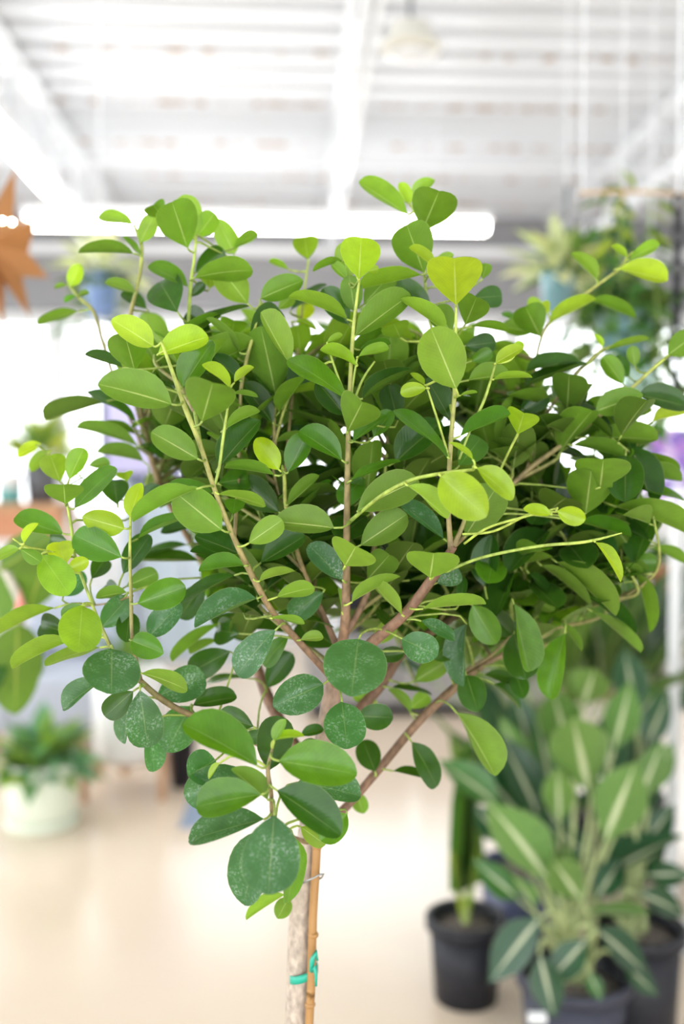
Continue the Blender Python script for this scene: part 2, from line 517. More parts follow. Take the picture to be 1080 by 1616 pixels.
# ------------------------------------------------------------------ lights of the shop
M_TUBE = mat('lit_tube', (1, 1, 1), 0.4, emit=(1.0, 0.98, 0.95), estr=7.0)
def strip_light(a, c, label):
    a, c = Vector(a), Vector(c)
    r = thing('strip_light', label, 'ceiling light', a)
    ax = (c - a).normalized()
    z = Vector((0, 0, 1))
    s = ax.cross(z).normalized()
    mb = MB()
    vs = []
    for p in (a, c):
        for dx, dz in ((-.035, .03), (.035, .03), (.035, .075), (-.035, .075)):
            vs.append(p + s * dx + z * dz)
    mb.add(vs, [(0, 3, 2, 1), (4, 5, 6, 7), (0, 1, 5, 4), (1, 2, 6, 5), (2, 3, 7, 6), (3, 0, 4, 7)])
    mb.build('housing', M_WHITE, r)
    MB().tube([a + ax * .02, c - ax * .02], 0.032, 12).build('tube', M_TUBE, r, smooth=True)
    for p in (a + ax * .04, c - ax * .04):
        MB().box(p - Vector((.02, .02, .03)), p + Vector((.02, .02, .05))).build('lamp_holder', M_WHITE, r)
    for t in (.12, .88):
        p = a.lerp(c, t)
        MB().tube([p + z * .07, (p.x, p.y, ROOM_H + .005)], 0.003, 5).build('hanger', M_STEEL, r)
strip_light(P(38, 350, 5.05), P(774, 359, 5.18), 'long lit fluorescent strip light hanging across behind the tree top')
strip_light((-1.13, 3.35, 2.60), (-1.13, 4.80, 2.60), 'lit fluorescent strip light under the upper left joist')

M_SHADE = mat('cream_enamel', (0.72, 0.70, 0.62), 0.35)
lc = P(648, 62, 3.6)
r = thing('bell_lamp', 'off-white bell-shaped ceiling lamp beside the middle joist', 'ceiling lamp', lc)
MB().lathe([(.0, .06), (.04, .06), (.072, .048), (.078, .015), (.080, -.005), (.108, -.018), (.114, -.03), (.108, -.04), (.082, -.048)], lc, 28).build('lamp_shade', M_SHADE, r, smooth=True)
MB().lathe([(.0, -.075), (.04, -.073), (.062, -.062), (.07, -.046), (.0, -.046)], lc, 24).build('diffuser', M_WHITE, r, smooth=True)
MB().tube([lc + Vector((0, 0, .055)), (lc.x, lc.y, ROOM_H)], 0.009, 8).build('stem', mat('dark_conduit', (.16, .17, .18), .5), r)

# ================================================================== THE FICUS TREE
tree_base = FP(470, 1668, 0.0)
tree_d = 1.05
trunk_foot = P(466, 1660, tree_d); 
ficus = thing('ficus_tree', 'bushy green ficus standard tree in the foreground, tied to a cane', 'tree', (trunk_foot.x, trunk_foot.y, 0.02))
BARK, TRUNK, TWIG, GREEN, LIME = (0.17, 0.085, 0.05, 1), (0.40, 0.325, 0.26, 1), (0.22, 0.16, 0.07, 1), (0.26, 0.34, 0.06, 1), (0.36, 0.44, 0.07, 1)
TRB = (0.22, 0.12, 0.075, 1)
def lerpc(a, b, t): return tuple(x + (y - x) * t for x, y in zip(a, b))
BR = []      # samples (px, py, depth, world point) of every branch
def branch(name, pts, c0, c1, n=9, k=6, extra=None):
    """pts: (px, py, depth, width px)"""
    s = spline(pts, k)
    W = [P(a, b_, d) for a, b_, d, w in s]
    R = [max(w, 1.5) * 0.5 * d / FPX for a, b_, d, w in s]
    m = len(s)
    cols = [lerpc(c0, c1, (i / (m - 1)) ** 1.9) for i in range(m)]
    if extra:
        W = extra + W; R = [R[0] * 1.04] * len(extra) + R; cols = [c0] * len(extra) + cols
    mb = MB().tube(W, R, n, cols)
    o = mb.build(name, M_STEM, ficus, smooth=True)
    for (a, b_, d, w), p in zip(s, W[len(extra) if extra else 0:]): BR.append((a, b_, d, p))
    return o
branch('trunk', [(466, 1660, 1.05, 37), (470, 1560, 1.05, 37), (474, 1450, 1.05, 36), (484, 1340, 1.05, 36), (500, 1240, 1.05, 33), (512, 1170, 1.05, 32), (524, 1100, 1.045, 30), (533, 1050, 1.04, 26)],
       TRUNK, TRB, 14, 6, extra=[Vector((trunk_foot.x - .008, trunk_foot.y, .22)), Vector((trunk_foot.x - .004, trunk_foot.y, .42))])
BRANCHES = [
 ([(530, 1065, 1.04, 20), (544, 990, 1.0, 16), (547, 880, .98, 12), (548, 780, .965, 10), (550, 680, .955, 8), (553, 600, .95, 7), (558, 520, .95, 6), (567, 445, .945, 4)], TRB, LIME),
 ([(528, 1080, 1.04, 20), (575, 1025, 1.0, 18), (638, 970, .97, 17), (688, 905, .95, 16), (716, 862, .94, 13)], TRB, BARK),
 ([(712, 868, .94, 10), (708, 800, .94, 8), (711, 710, .935, 8), (718, 610, .935, 7), (720, 480, .935, 4)], TWIG, LIME),
 ([(716, 862, .94, 9), (731, 828, .945, 7), (738, 800, .95, 4)], TWIG, GREEN),
 ([(507, 1205, 1.06, 22), (556, 1135, 1.09, 19), (600, 1082, 1.11, 18), (640, 1025, 1.13, 16), (700, 985, 1.15, 13), (765, 940, 1.16, 11), (830, 890, 1.16, 10), (880, 845, 1.16, 7), (925, 800, 1.15, 5)], BARK, TWIG),
 ([(488, 1325, 1.06, 20), (545, 1275, 1.08, 14), (600, 1212, 1.09, 14), (660, 1140, 1.1, 14), (715, 1088, 1.11, 14), (765, 1050, 1.12, 9), (850, 1000, 1.12, 6), (920, 955, 1.12, 4)], BARK, TWIG),
 ([(715, 1088, 1.11, 9), (735, 1060, 1.12, 7), (775, 1035, 1.12, 5), (810, 1000, 1.12, 4)], TWIG, TWIG),
 ([(534, 1080, 1.04, 14), (508, 1052, 1.0, 12), (470, 1010, .98, 11), (430, 965, .96, 10), (400, 912, .94, 10), (370, 850, .925, 9), (340, 775, .915, 8), (316, 702, .905, 8), (293, 645, .90, 8), (268, 575, .895, 6), (255, 540, .895, 4)], TRB, LIME),
 ([(500, 1230, 1.07, 18), (450, 1150, 1.13, 18), (425, 1105, 1.15, 19), (405, 1050, 1.17, 17), (385, 985, 1.18, 15), (345, 925, 1.19, 12), (295, 845, 1.2, 10), (252, 765, 1.2, 9), (232, 700, 1.2, 8), (213, 635, 1.2, 6)], BARK, TWIG),
 ([(498, 1235, 1.05, 14), (420, 1180, 1.02, 10), (340, 1145, .99, 10), (265, 1110, .97, 10), (215, 1068, .96, 9), (180, 1030, .955, 7), (150, 965, .95, 5), (128, 905, .945, 4)], BARK, GREEN),
 ([(222, 1074, .96, 7), (209, 1010, .96, 6), (207, 950, .96, 6), (205, 880, .955, 5), (206, 815, .95, 4)], TWIG, LIME),
 ([(150, 965, .97, 4), (120, 885, .97, 5), (113, 835, .97, 5), (105, 790, .97, 4)], GREEN, LIME),
 ([(488, 1330, 1.05, 9), (455, 1318, .96, 7), (432, 1295, .89, 7), (428, 1250, .87, 7), (423, 1215, .865, 7), (430, 1180, .865, 3)], TWIG, TWIG),
 ([(546, 1000, 1.02, 12), (578, 940, 1.03, 11), (592, 860, 1.04, 9), (603, 790, 1.05, 6), (612, 700, 1.05, 4)], TRB, GREEN),
 ([(532, 1020, 1.04, 11), (508, 965, 1.03, 9), (483, 908, 1.01, 7), (468, 865, 1.0, 7), (452, 800, .98, 7), (449, 755, .97, 6), (446, 735, .965, 3)], TRB, LIME),
 ([(316, 700, .92, 7), (304, 620, 1.0, 6), (298, 540, 1.03, 6), (300, 460, 1.05, 6), (306, 415, 1.05, 5), (310, 372, 1.05, 3)], GREEN, LIME),
 ([(252, 765, 1.2, 7), (225, 660, 1.15, 6), (203, 540, 1.1, 6), (206, 498, 1.09, 7), (214, 462, 1.08, 6), (222, 425, 1.08, 6), (223, 385, 1.08, 6), (211, 354, 1.08, 5)], TWIG, LIME),
 ([(225, 705, 1.2, 5), (185, 610, 1.18, 6), (162, 540, 1.16, 6), (148, 492, 1.15, 6), (125, 470, 1.15, 6), (110, 450, 1.15, 5)], TWIG, GREEN),
 ([(549, 826, .965, 7), (570, 808, .94, 6), (605, 780, .91, 6), (648, 758, .89, 6), (692, 748, .88, 6), (748, 741, .875, 5)], GREEN, LIME),
 ([(733, 858, .94, 4), (770, 833, .92, 4), (830, 815, .90, 4), (880, 802, .895, 3)], LIME, LIME),
 ([(730, 843, .94, 4), (780, 838, .93, 4), (840, 810, .91, 4), (882, 808, .90, 3)], LIME, LIME),
 ([(703, 903, .95, 5), (760, 880, .94, 5), (850, 862, .925, 5), (925, 855, .92, 5), (982, 841, .915, 2)], GREEN, LIME),
 ([(765, 812, 1.05, 8), (830, 745, 1.06, 9), (890, 700, 1.06, 8), (960, 645, 1.06, 7), (1000, 610, 1.06, 6), (1035, 578, 1.06, 5), (1062, 556, 1.06, 4)], TWIG, LIME),
 ([(712, 868, .94, 6), (740, 840, 1.0, 7), (765, 812, 1.05, 8)], TWIG, TWIG),
 ([(770, 808, 1.05, 4), (785, 755, 1.0, 4), (800, 720, .98, 4), (818, 684, .97, 4)], GREEN, LIME),
 ([(725, 725, .95, 4), (742, 680, .95, 4), (765, 630, .95, 5), (783, 573, .95, 3)], GREEN, LIME),
 ([(709, 722, .935, 4), (690, 660, .93, 4), (673, 608, .925, 3)], LIME, LIME),
 ([(880, 845, 1.16, 6), (845, 740, 1.14, 5), (838, 650, 1.12, 5), (843, 590, 1.12, 5), (856, 530, 1.12, 5), (880, 498, 1.12, 5), (935, 456, 1.12, 5), (978, 424, 1.12, 5), (992, 404, 1.12, 4), (1005, 396, 1.12, 3)], TWIG, LIME),
 ([(830, 745, 1.06, 5), (860, 660, 1.09, 5), (905, 595, 1.1, 5), (930, 572, 1.1, 5), (952, 552, 1.1, 5), (990, 540, 1.1, 3)], TWIG, LIME),
 ([(716, 660, .94, 5), (695, 580, 1.02, 5), (678, 500, 1.05, 5), (670, 435, 1.05, 5), (667, 368, 1.05, 4), (648, 322, 1.05, 3)], GREEN, LIME),
 ([(449, 760, .99, 5), (462, 620, 1.06, 5), (472, 540, 1.1, 5), (478, 480, 1.12, 4), (487, 410, 1.12, 3)], TWIG, LIME),
 ([(370, 855, .95, 6), (378, 720, 1.0, 6), (380, 620, 1.0, 6), (390, 565, 1.0, 6), (400, 528, 1.0, 5), (412, 478, 1.02, 3)], TWIG, LIME),
 ([(468, 865, 1.01, 5), (432, 745, 1.02, 5), (442, 670, 1.02, 5), (458, 622, 1.02, 4)], TWIG, LIME),
 ([(338, 768, .915, 5), (346, 738, .91, 5), (354, 680, .905, 5), (364, 616, .90, 3)], GREEN, LIME),
 ([(552, 640, .955, 4), (532, 590, .95, 4), (516, 540, .95, 3)], GREEN, LIME),
 ([(553, 640, .955, 4), (558, 600, .95, 4), (564, 565, .945, 3)], GREEN, LIME),
 ([(555, 645, .955, 4), (572, 600, .96, 4), (592, 570, .96, 3)], GREEN, LIME),
 ([(925, 800, 1.15, 5), (950, 780, 1.13, 4), (980, 762, 1.12, 4), (1000, 750, 1.12, 3)], GREEN, LIME),
 ([(830, 890, 1.16, 6), (860, 895, 1.13, 5), (920, 935, 1.12, 4), (965, 955, 1.12, 3)], TWIG, TWIG),
 ([(880, 845, 1.16, 5), (940, 850, 1.15, 5), (1000, 860, 1.15, 4), (1035, 860, 1.15, 3)], TWIG, GREEN),
 ([(118, 880, .97, 4), (70, 868, .93, 3), (40, 862, .90, 3), (20, 850, .89, 2)], LIME, LIME),
 ([(250, 760, 1.2, 4), (195, 790, 1.12, 4), (140, 760, 1.1, 3), (100, 735, 1.1, 3), (55, 700, 1.1, 3)], TWIG, GREEN),
 ([(209, 940, .96, 4), (180, 950, 1.0, 3), (150, 955, 1.02, 3), (110, 960, 1.05, 3)], TWIG, TWIG),
]
for pts, c0, c1 in BRANCHES:
    branch('branch', pts, c0, c1)

BR = [s for s in BR if not (s[0] > 945 and 830 < s[1] < 862 and s[2] < .95)]
# every leaf that can be picked apart: base px, tip px, width px, face (t/u) + tone
LV = """
210 354 160 335 17 tl|221 383 241 344 26 ul|210 400 130 396 7 um|222 402 200 374 10 um|296 391 274 326 58 um 1.04|307 379 292 315 40 ul 1.06
311 374 337 339 30 ul 1.07|258 345 241 322 32 um 1.07|370 400 345 350 32 ul 1.1|370 392 401 365 14 ul 1.1|309 438 391 418 31 um 1.03|309 430 350 396 30 td 1.08
391 479 350 425 45 ul 1.06|331 455 333 424 32 ul 1.09|296 452 240 418 25 tm 1.05|280 492 248 437 58 td 1.02|303 468 322 449 14 td 1.06|213 462 170 445 15 um
231 488 195 462 20 td 1.12|111 452 125 419 22 uy|124 492 63 503 18 um 1.15|119 467 101 473 8 tm|124 467 139 460 8 um|104 450 87 454 8 um
242 546 183 506 36 uy .90|250 560 322 529 36 uy .90|213 585 197 528 54 um .96|193 580 139 557 17 td 1.0|271 638 166 604 50 um .88|213 664 150 611 15 td 1.1
166 634 78 664 18 ud 1.1|217 704 131 670 12 um 1.14|213 685 161 671 8 um 1.15|226 728 158 713 20 um 1.15|217 706 257 722 14 td 1.16|207 677 242 658 5 um 1.15
288 611 332 542 42 tm .92|363 613 325 574 17 ty|370 604 397 579 14 ty .91|319 665 336 604 70 um .885|368 621 405 625 8 um|312 724 246 684 42 um .89
346 737 402 665 34 td .93|358 676 405 647 15 um .93|440 741 407 694 32 ty .95|455 745 483 690 33 tm .96|433 750 361 733 10 um .95|430 667 386 610 34 td 1.01
442 630 410 576 32 td 1.03|457 622 484 572 40 td 1.02|436 697 480 688 14 um 1.02|440 690 497 670 17 td 1.03|395 528 440 490 44 td 1.0|458 576 412 499 27 ul .97
293 524 380 474 16 td 1.02|332 520 296 494 34 td 1.04|366 532 370 504 38 ul 1.07|375 565 350 540 30 um 1.05|378 556 333 503 5 um 1.0|390 576 413 520 24 um 1.02
378 600 338 560 26 td .99|400 568 440 557 11 td 1.05|412 471 473 443 36 um 1.02|486 409 481 374 36 ul 1.12|440 488 462 466 20 ul 1.06|460 490 507 445 18 td 1.1
490 478 473 503 24 uy 1.12|455 425 427 412 10 ul 1.12|475 560 470 519 36 ul 1.1|466 508 498 520 7 ty 1.08|643 339 574 288 27 ul 1.05|647 324 633 291 18 uy 1.06
651 312 683 284 20 tl 1.07|667 364 690 309 62 um 1.04|669 430 645 362 58 um 1.02|686 423 651 390 17 uy .98|720 481 717 409 76 uy .92|567 440 570 378 56 uy .94
665 434 576 458 15 ul 1.0|562 530 640 467 42 um .95|548 504 465 465 15 ul .98|551 512 514 459 36 td 1.02|550 443 540 388 30 ul 1.0|540 412 496 424 9 um 1.0
549 442 524 418 14 ul 1.0|560 492 552 440 32 um 1.0|575 480 618 432 36 um 1.02|580 428 597 424 12 uy .98|680 492 618 450 32 td 1.04|704 524 637 474 15 ul .95
632 533 620 507 40 ul 1.02|748 470 794 467 32 td 1.03|762 440 768 418 18 um 1.04|690 412 714 402 14 ul 1.04|735 512 752 470 46 um .99|712 526 690 485 36 um .97
745 515 800 520 12 um 1.0|672 480 650 455 20 ul 1.08|853 531 830 485 46 um 1.1|840 525 795 514 25 um 1.12|865 495 855 478 20 uy 1.1|860 486 835 474 16 ul 1.14
815 508 793 496 8 tm 1.14|720 613 682 522 66 ul .905|562 577 511 549 17 ty .94|517 540 540 530 11 ul .95|566 563 611 552 13 tl .94|568 552 614 545 8 tm .96
545 628 468 561 27 tm .93|545 655 503 605 36 td .97|573 629 647 585 17 td .95|549 681 574 631 60 um .93|558 697 605 656 24 tm .95|590 690 616 650 26 tm .98
539 726 479 679 33 tm .94|555 758 623 721 17 tm .95|628 664 614 610 36 td .99|673 613 635 619 20 ty .915|670 607 650 589 10 ty .92|704 588 676 591 12 ty .91
706 721 637 643 14 tm .92|625 728 692 668 46 td 1.0|712 665 678 600 32 td .96|727 688 801 657 19 tm .93|725 735 760 690 40 tm .97|746 725 713 698 8 ty .87
817 685 828 649 46 uy .96|783 573 822 548 20 uy .94|812 562 822 540 14 ty .95|780 599 836 592 8 ul .94|727 624 752 621 6 ul .94|740 600 800 590 23 um 1.0
745 570 775 555 20 tm 1.02|735 546 782 540 30 td 1.02|830 587 908 565 20 td 1.08|926 574 839 611 18 td 1.07|820 650 863 625 28 td 1.06|843 742 850 690 40 td 1.08
880 726 855 655 56 td 1.12|942 442 905 402 21 ul|978 425 1049 437 27 uy 1.1|990 407 969 388 12 uy|994 410 1034 383 14 ul|868 510 933 471 22 uy 1.11
933 475 1000 496 20 um 1.13|951 548 939 529 9 uy|960 551 1020 540 9 ul|1003 578 998 548 18 um 1.08|983 606 955 565 27 um 1.08|993 595 970 565 24 td 1.1
1055 560 1095 530 36 um 1.05|941 649 1008 624 38 um 1.03|1007 624 1083 637 33 td 1.05|1030 665 1082 650 17 uy 1.08|925 672 919 632 32 td 1.09|925 635 905 602 28 td 1.1
945 652 1020 640 18 um 1.07|936 690 1031 690 30 um 1.07|905 703 980 715 13 um 1.06|1012 716 1070 735 11 um 1.08|990 750 1070 752 17 um 1.08|987 765 1079 778 23 tm 1.06
948 769 953 722 76 um 1.0|925 810 934 738 62 um 1.03|869 812 830 802 18 ty .89|880 807 922 820 27 ty .89|973 800 1085 832 20 um 1.05|940 856 982 911 15 ty .915
915 824 990 847 15 tm 1.02|865 880 946 915 36 td 1.08|855 893 930 945 12 um 1.06|880 888 968 963 15 um 1.05|930 945 1003 991 22 td 1.1|935 965 1008 1022 11 um 1.1
980 880 1018 903 13 um 1.1|990 888 1036 888 28 tm 1.1|1005 905 1030 990 21 um 1.1|1028 865 1078 883 13 um 1.12|1000 870 968 828 38 um 1.1|835 905 872 930 17 td 1.08
820 935 872 960 26 ul 1.1|892 1000 867 1096 38 tm 1.07|885 985 918 1022 13 um 1.1|811 953 830 1053 30 tm 1.02|812 1000 828 1063 48 td 1.06|746 955 781 1013 40 tm 1.02
770 960 806 1000 32 td 1.06|737 985 728 1077 29 ts 1.02|737 1066 753 1118 40 td 1.06|765 1065 810 1078 15 td 1.1|780 1080 820 1115 13 td 1.1|815 1065 826 1098 27 td 1.1
722 1126 783 1212 37 um 1.05|650 1171 693 1236 37 td 1.06|621 1217 670 1224 13 td 1.08|592 1217 574 1170 35 td 1.07|562 1251 574 1283 23 um 1.08|565 1130 612 1132 37 td 1.03
618 1085 678 1088 12 td 1.1|648 1125 618 1088 17 um 1.1|648 1118 673 1098 23 ul 1.12|595 1108 560 1098 19 ul 1.1|566 1009 556 1088 86 ts .93|510 1080 437 1112 53 ts .95
540 1108 547 1168 58 ts .94|422 1085 460 1035 32 td 1.06|434 995 372 1057 41 ts .94|455 1005 415 1045 25 tm 1.0|510 935 460 970 36 ts 1.0|430 976 478 977 8 ul .95
475 1010 508 1004 15 ul .97|438 942 491 923 21 ul .95|410 917 461 899 15 ul .93|530 1020 480 985 50 td 1.05|556 950 624 908 19 ul .96|634 970 590 926 16 ul .96
540 965 537 930 13 ul .99|590 1015 621 985 27 ul 1.04|668 961 760 950 15 ul .94|635 1008 682 1030 43 ts .95|665 980 718 1002 23 ts .97|640 1030 600 1035 23 td 1.03
720 1000 690 1036 36 td 1.05|700 1035 725 1077 24 td 1.06|655 1075 702 1045 31 um 1.1|690 920 726 905 27 ts .98|728 950 730 914 17 td 1.03|765 925 775 850 40 td 1.05
696 752 762 810 58 ty .865|753 739 809 782 29 ty .86|644 767 706 810 23 ul .88|565 806 650 755 48 um .935|570 860 638 815 45 um .95|735 846 780 775 57 um .98
700 850 638 795 25 ts .96|679 912 684 878 74 ul .93|545 893 562 862 68 ul .94|527 833 440 822 43 um .93|393 857 442 823 35 ul .91|455 797 503 756 21 um .97
440 808 385 760 42 td 1.0|412 888 478 850 31 td .98|540 915 492 862 35 ts .97|580 915 611 880 42 um 1.0|575 755 540 787 34 tm 1.0|310 772 214 812 23 um .89
350 836 280 780 58 um .91|335 778 268 770 19 tm .93|346 780 416 788 13 ul .91|368 812 372 784 29 tm .94|345 762 392 755 38 td .97|376 873 313 845 33 td .95
385 893 318 898 21 tm .92|370 881 305 868 15 td .98|305 828 256 837 21 td 1.1|218 850 284 815 15 tm .98|312 885 225 889 19 td 1.1|295 860 222 880 11 td 1.12
218 952 287 928 43 tm .945|370 908 290 948 17 td .97|322 920 285 972 36 td 1.05|405 945 312 984 27 ts .94|385 968 395 925 42 td 1.0|235 1005 281 955 36 ts .98
208 1011 252 1028 36 tm .945|378 1000 340 994 41 td 1.05|345 985 275 1037 15 um 1.08|345 1010 303 1032 11 um 1.1|363 1028 300 1060 39 td 1.04|248 1099 319 1068 50 ts .98
225 1063 294 1079 21 ul .94|305 1113 368 1098 29 td 1.0|400 1146 350 1129 35 td .98|390 1070 330 1069 7 td 1.1|103 795 100 759 53 um .95|118 802 172 738 33 tm .97
99 842 29 820 35 tm .98|196 834 135 817 36 uy .94|191 879 121 846 47 tm .945|206 816 220 765 25 uy .945|103 892 92 854 39 ty .93|108 897 138 885 21 ty .93
66 876 103 929 46 tl .935|30 866 -6 880 17 tl .89|38 857 58 827 11 uy .89|33 867 63 886 21 um .92|130 956 125 1014 59 tl .93|110 1000 63 985 37 td 1.0
130 956 98 970 17 tm .96|115 1010 24 1044 19 ul .96|158 1022 77 1038 21 ul .97|85 960 -6 995 12 ul 1.0|177 1024 176 1079 78 ts .93|160 1075 99 1112 27 ts .95
210 1091 168 1128 35 td .95|221 1090 233 1176 53 ts .94|206 1115 195 1170 19 ts .97|235 1148 245 1213 31 ts .98|300 1115 266 1181 52 ts 1.0|160 990 201 945 36 ts .99
205 965 200 1008 33 td 1.0|145 913 166 882 28 td 1.02|185 796 180 757 39 td 1.05|200 760 196 744 24 uy 1.08|215 812 248 768 27 td 1.05|195 905 233 848 32 td 1.0
200 925 246 905 29 um 1.02|200 935 155 940 15 um .98|190 945 165 924 27 td 1.03|100 940 131 905 31 ts 1.02|110 756 130 710 27 ul 1.0|95 760 80 720 37 ul 1.04
82 712 50 740 19 ul 1.1|65 700 30 718 15 uy 1.1|108 856 80 850 25 td 1.02|140 735 171 730 17 um 1.1|405 1208 301 1139 50 tm .84|441 1201 556 1219 62 tm .845
412 1254 315 1268 50 tm .85|438 1248 533 1312 57 td .85|433 1287 424 1404 80 ts .84|415 1310 382 1422 60 ts .88|463 1320 466 1420 38 tm .90|416 1293 304 1320 41 ts .87
400 1230 297 1253 63 ts .90|340 1200 302 1221 50 ts .93|422 1262 370 1215 27 um .87|425 1215 440 1135 52 td .90|433 1170 448 1137 15 tl .86|434 1168 477 1161 11 ty .86
347 1204 329 1227 10 ty .88|470 1235 564 1250 46 ts .92|548 1285 510 1323 37 tm .92|475 1305 511 1331 25 ul .95|420 1160 390 1165 21 td 1.0|455 1418 440 1446 25 um 1.0
450 1412 392 1447 10 ul 1.0|475 1160 508 1150 17 td 1.02|475 1178 498 1170 15 td 1.02
"""
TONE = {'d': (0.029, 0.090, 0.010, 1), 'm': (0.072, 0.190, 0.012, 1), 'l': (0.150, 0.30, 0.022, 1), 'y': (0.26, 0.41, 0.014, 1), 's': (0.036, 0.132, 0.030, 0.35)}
leaves = []
for row in LV.strip().splitlines():
    for e in row.split('|'):
        q = e.split()
        bx, by, tx, ty, w = map(float, q[:5])
        face, tone = q[5][0], q[5][1]
        near = min(BR, key=lambda s: (s[0] - bx) ** 2 + (s[1] - by) ** 2)
        d = float(q[6]) if len(q) > 6 else near[2] - 0.005
        leaves.append((bx, by, tx, ty, w, face, tone, d))
order = sorted(range(len(leaves)), key=lambda i: -math.hypot(leaves[i][2] - leaves[i][0], leaves[i][3] - leaves[i][1]) * leaves[i][4])
single = set(order[:300])
foliage, petioles, twigs = MB(), MB(), MB()
LPTS = []
def nearest_branch(Bp, limit=None):
    return min(BR, key=lambda s: (s[3] - Bp).length + (0.03 if s[3].z > Bp.z + 0.004 else 0))
def petiole(Bp, a, target, col, r0=0.0009, r1=0.0012, mb=None):
    span = (target - Bp).length
    c1 = Bp - a * min(span * 0.45, 0.02)
    c2 = target + (Vector((0, 0, 1)) * 0.12 * span if span > .03 else Vector((0, 0, 0)))
    pts = []
    for i in range(6):
        t = i / 5
        pts.append(Bp * (1 - t) ** 3 + c1 * 3 * t * (1 - t) ** 2 + c2 * 3 * t * t * (1 - t) + target * t ** 3)
    (mb or petioles).tube(pts, [r0 + (r1 - r0) * i / 5 for i in range(6)], 5, [col] * 6)
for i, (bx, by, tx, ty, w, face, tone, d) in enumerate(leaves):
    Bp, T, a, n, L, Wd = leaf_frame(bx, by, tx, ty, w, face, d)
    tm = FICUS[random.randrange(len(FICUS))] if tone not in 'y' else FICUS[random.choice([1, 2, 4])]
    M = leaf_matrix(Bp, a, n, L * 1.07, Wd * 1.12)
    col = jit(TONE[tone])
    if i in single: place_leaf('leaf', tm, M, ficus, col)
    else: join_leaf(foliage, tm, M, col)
    nb = nearest_branch(Bp)
    dist = (nb[3] - Bp).length
    pc = LIME if tone in 'yl' else GREEN
    petiole(Bp, a, nb[3], pc if dist < .05 else GREEN, 0.0010, 0.0013)

# inner foliage: twigs grown from the branches into the depth of the crown, leaves set alternately along them
MASK = [(195, 575), (235, 535), (300, 515), (350, 525), (420, 510), (480, 545), (530, 520), (600, 505), (640, 520), (700, 525), (780, 545), (850, 585), (930, 610), (1010, 650), (1040, 730),
        (1050, 800), (1010, 900), (950, 960), (890, 985), (820, 1030), (760, 1080), (720, 1060), (680, 1040), (640, 1000), (590, 1000), (500, 990), (440, 1000), (400, 1000),
        (350, 1010), (310, 960), (290, 880), (300, 820), (250, 780), (250, 720), (230, 660), (200, 600)]
def inside(x, y):
    c = False; j = len(MASK) - 1
    for i in range(len(MASK)):
        xi, yi = MASK[i]; xj, yj = MASK[j]
        if (yi > y) != (yj > y) and x < (xj - xi) * (y - yi) / (yj - yi) + xi: c = not c
        j = i
    return c
rg = random.Random(5)
fork = P(530, 1050, 1.05)
made = 0
for t in range(800):
    if made >= 140: break
    x, y = rg.uniform(200, 1050), rg.uniform(470, 1060)
    if not inside(x, y): continue
    d = rg.uniform(1.03, 1.36)
    end = P(540 + (x - 540), y, d)
    src = min(BR, key=lambda s: (s[3] - end).length + (0.25 if s[3].z > end.z - 0.04 else 0) + rg.uniform(0, .03))
    S = src[3]
    mid = S.lerp(end, .5) + Vector((0, 0, -0.02)) + (end - fork).normalized() * 0.03
    pts = [Vector(p) for p in spline([tuple(S), tuple(mid), tuple(end)], 6)]
    m = len(pts)
    twigs.tube(pts, [0.0028 - 0.0016 * i / (m - 1) for i in range(m)], 5, [lerpc(TWIG, GREEN, i / (m - 1)) for i in range(m)])
    made += 1
    ax = (pts[-1] - pts[-4]).normalized()
    L_tot = (end - S).length
    nl = 9
    ph = rg.uniform(0, 6.28)
    for q in range(nl):
        u = 1 - q * min(0.017 / max(L_tot, .05), .09)
        fi = max(min(u * (m - 1), m - 1.001), 0)
        bp = pts[int(fi)].lerp(pts[int(fi) + 1], fi - int(fi))
        ang = ph + q * 2.4
        side = ax.orthogonal().normalized()
        side = Matrix.Rotation(ang, 3, ax) @ side
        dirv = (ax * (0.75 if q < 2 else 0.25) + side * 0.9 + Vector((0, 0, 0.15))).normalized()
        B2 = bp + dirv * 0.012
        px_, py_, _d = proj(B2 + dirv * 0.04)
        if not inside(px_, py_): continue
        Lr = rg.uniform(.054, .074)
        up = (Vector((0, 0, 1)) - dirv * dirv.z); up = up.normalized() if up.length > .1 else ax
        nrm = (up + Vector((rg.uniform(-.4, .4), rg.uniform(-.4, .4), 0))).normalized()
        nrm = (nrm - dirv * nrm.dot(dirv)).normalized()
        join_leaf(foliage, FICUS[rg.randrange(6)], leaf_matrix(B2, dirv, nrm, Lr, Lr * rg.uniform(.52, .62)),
                  jit(TONE[('m' if rg.random() < .6 else 'l') if py_ < 600 + rg.uniform(-60, 60) else ('d' if rg.random() < .7 else 'm')]))  # paler towards the top, as young growth and as brighter light put into colour
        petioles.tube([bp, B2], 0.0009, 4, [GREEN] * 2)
fo = foliage.build('foliage', M_LEAFJ, ficus, smooth=True); fo['kind'] = 'stuff'
fo = petioles.build('petioles', M_STEM, ficus, smooth=True); fo['kind'] = 'stuff'
fo = twigs.build('twigs', M_STEM, ficus, smooth=True); fo['kind'] = 'stuff'

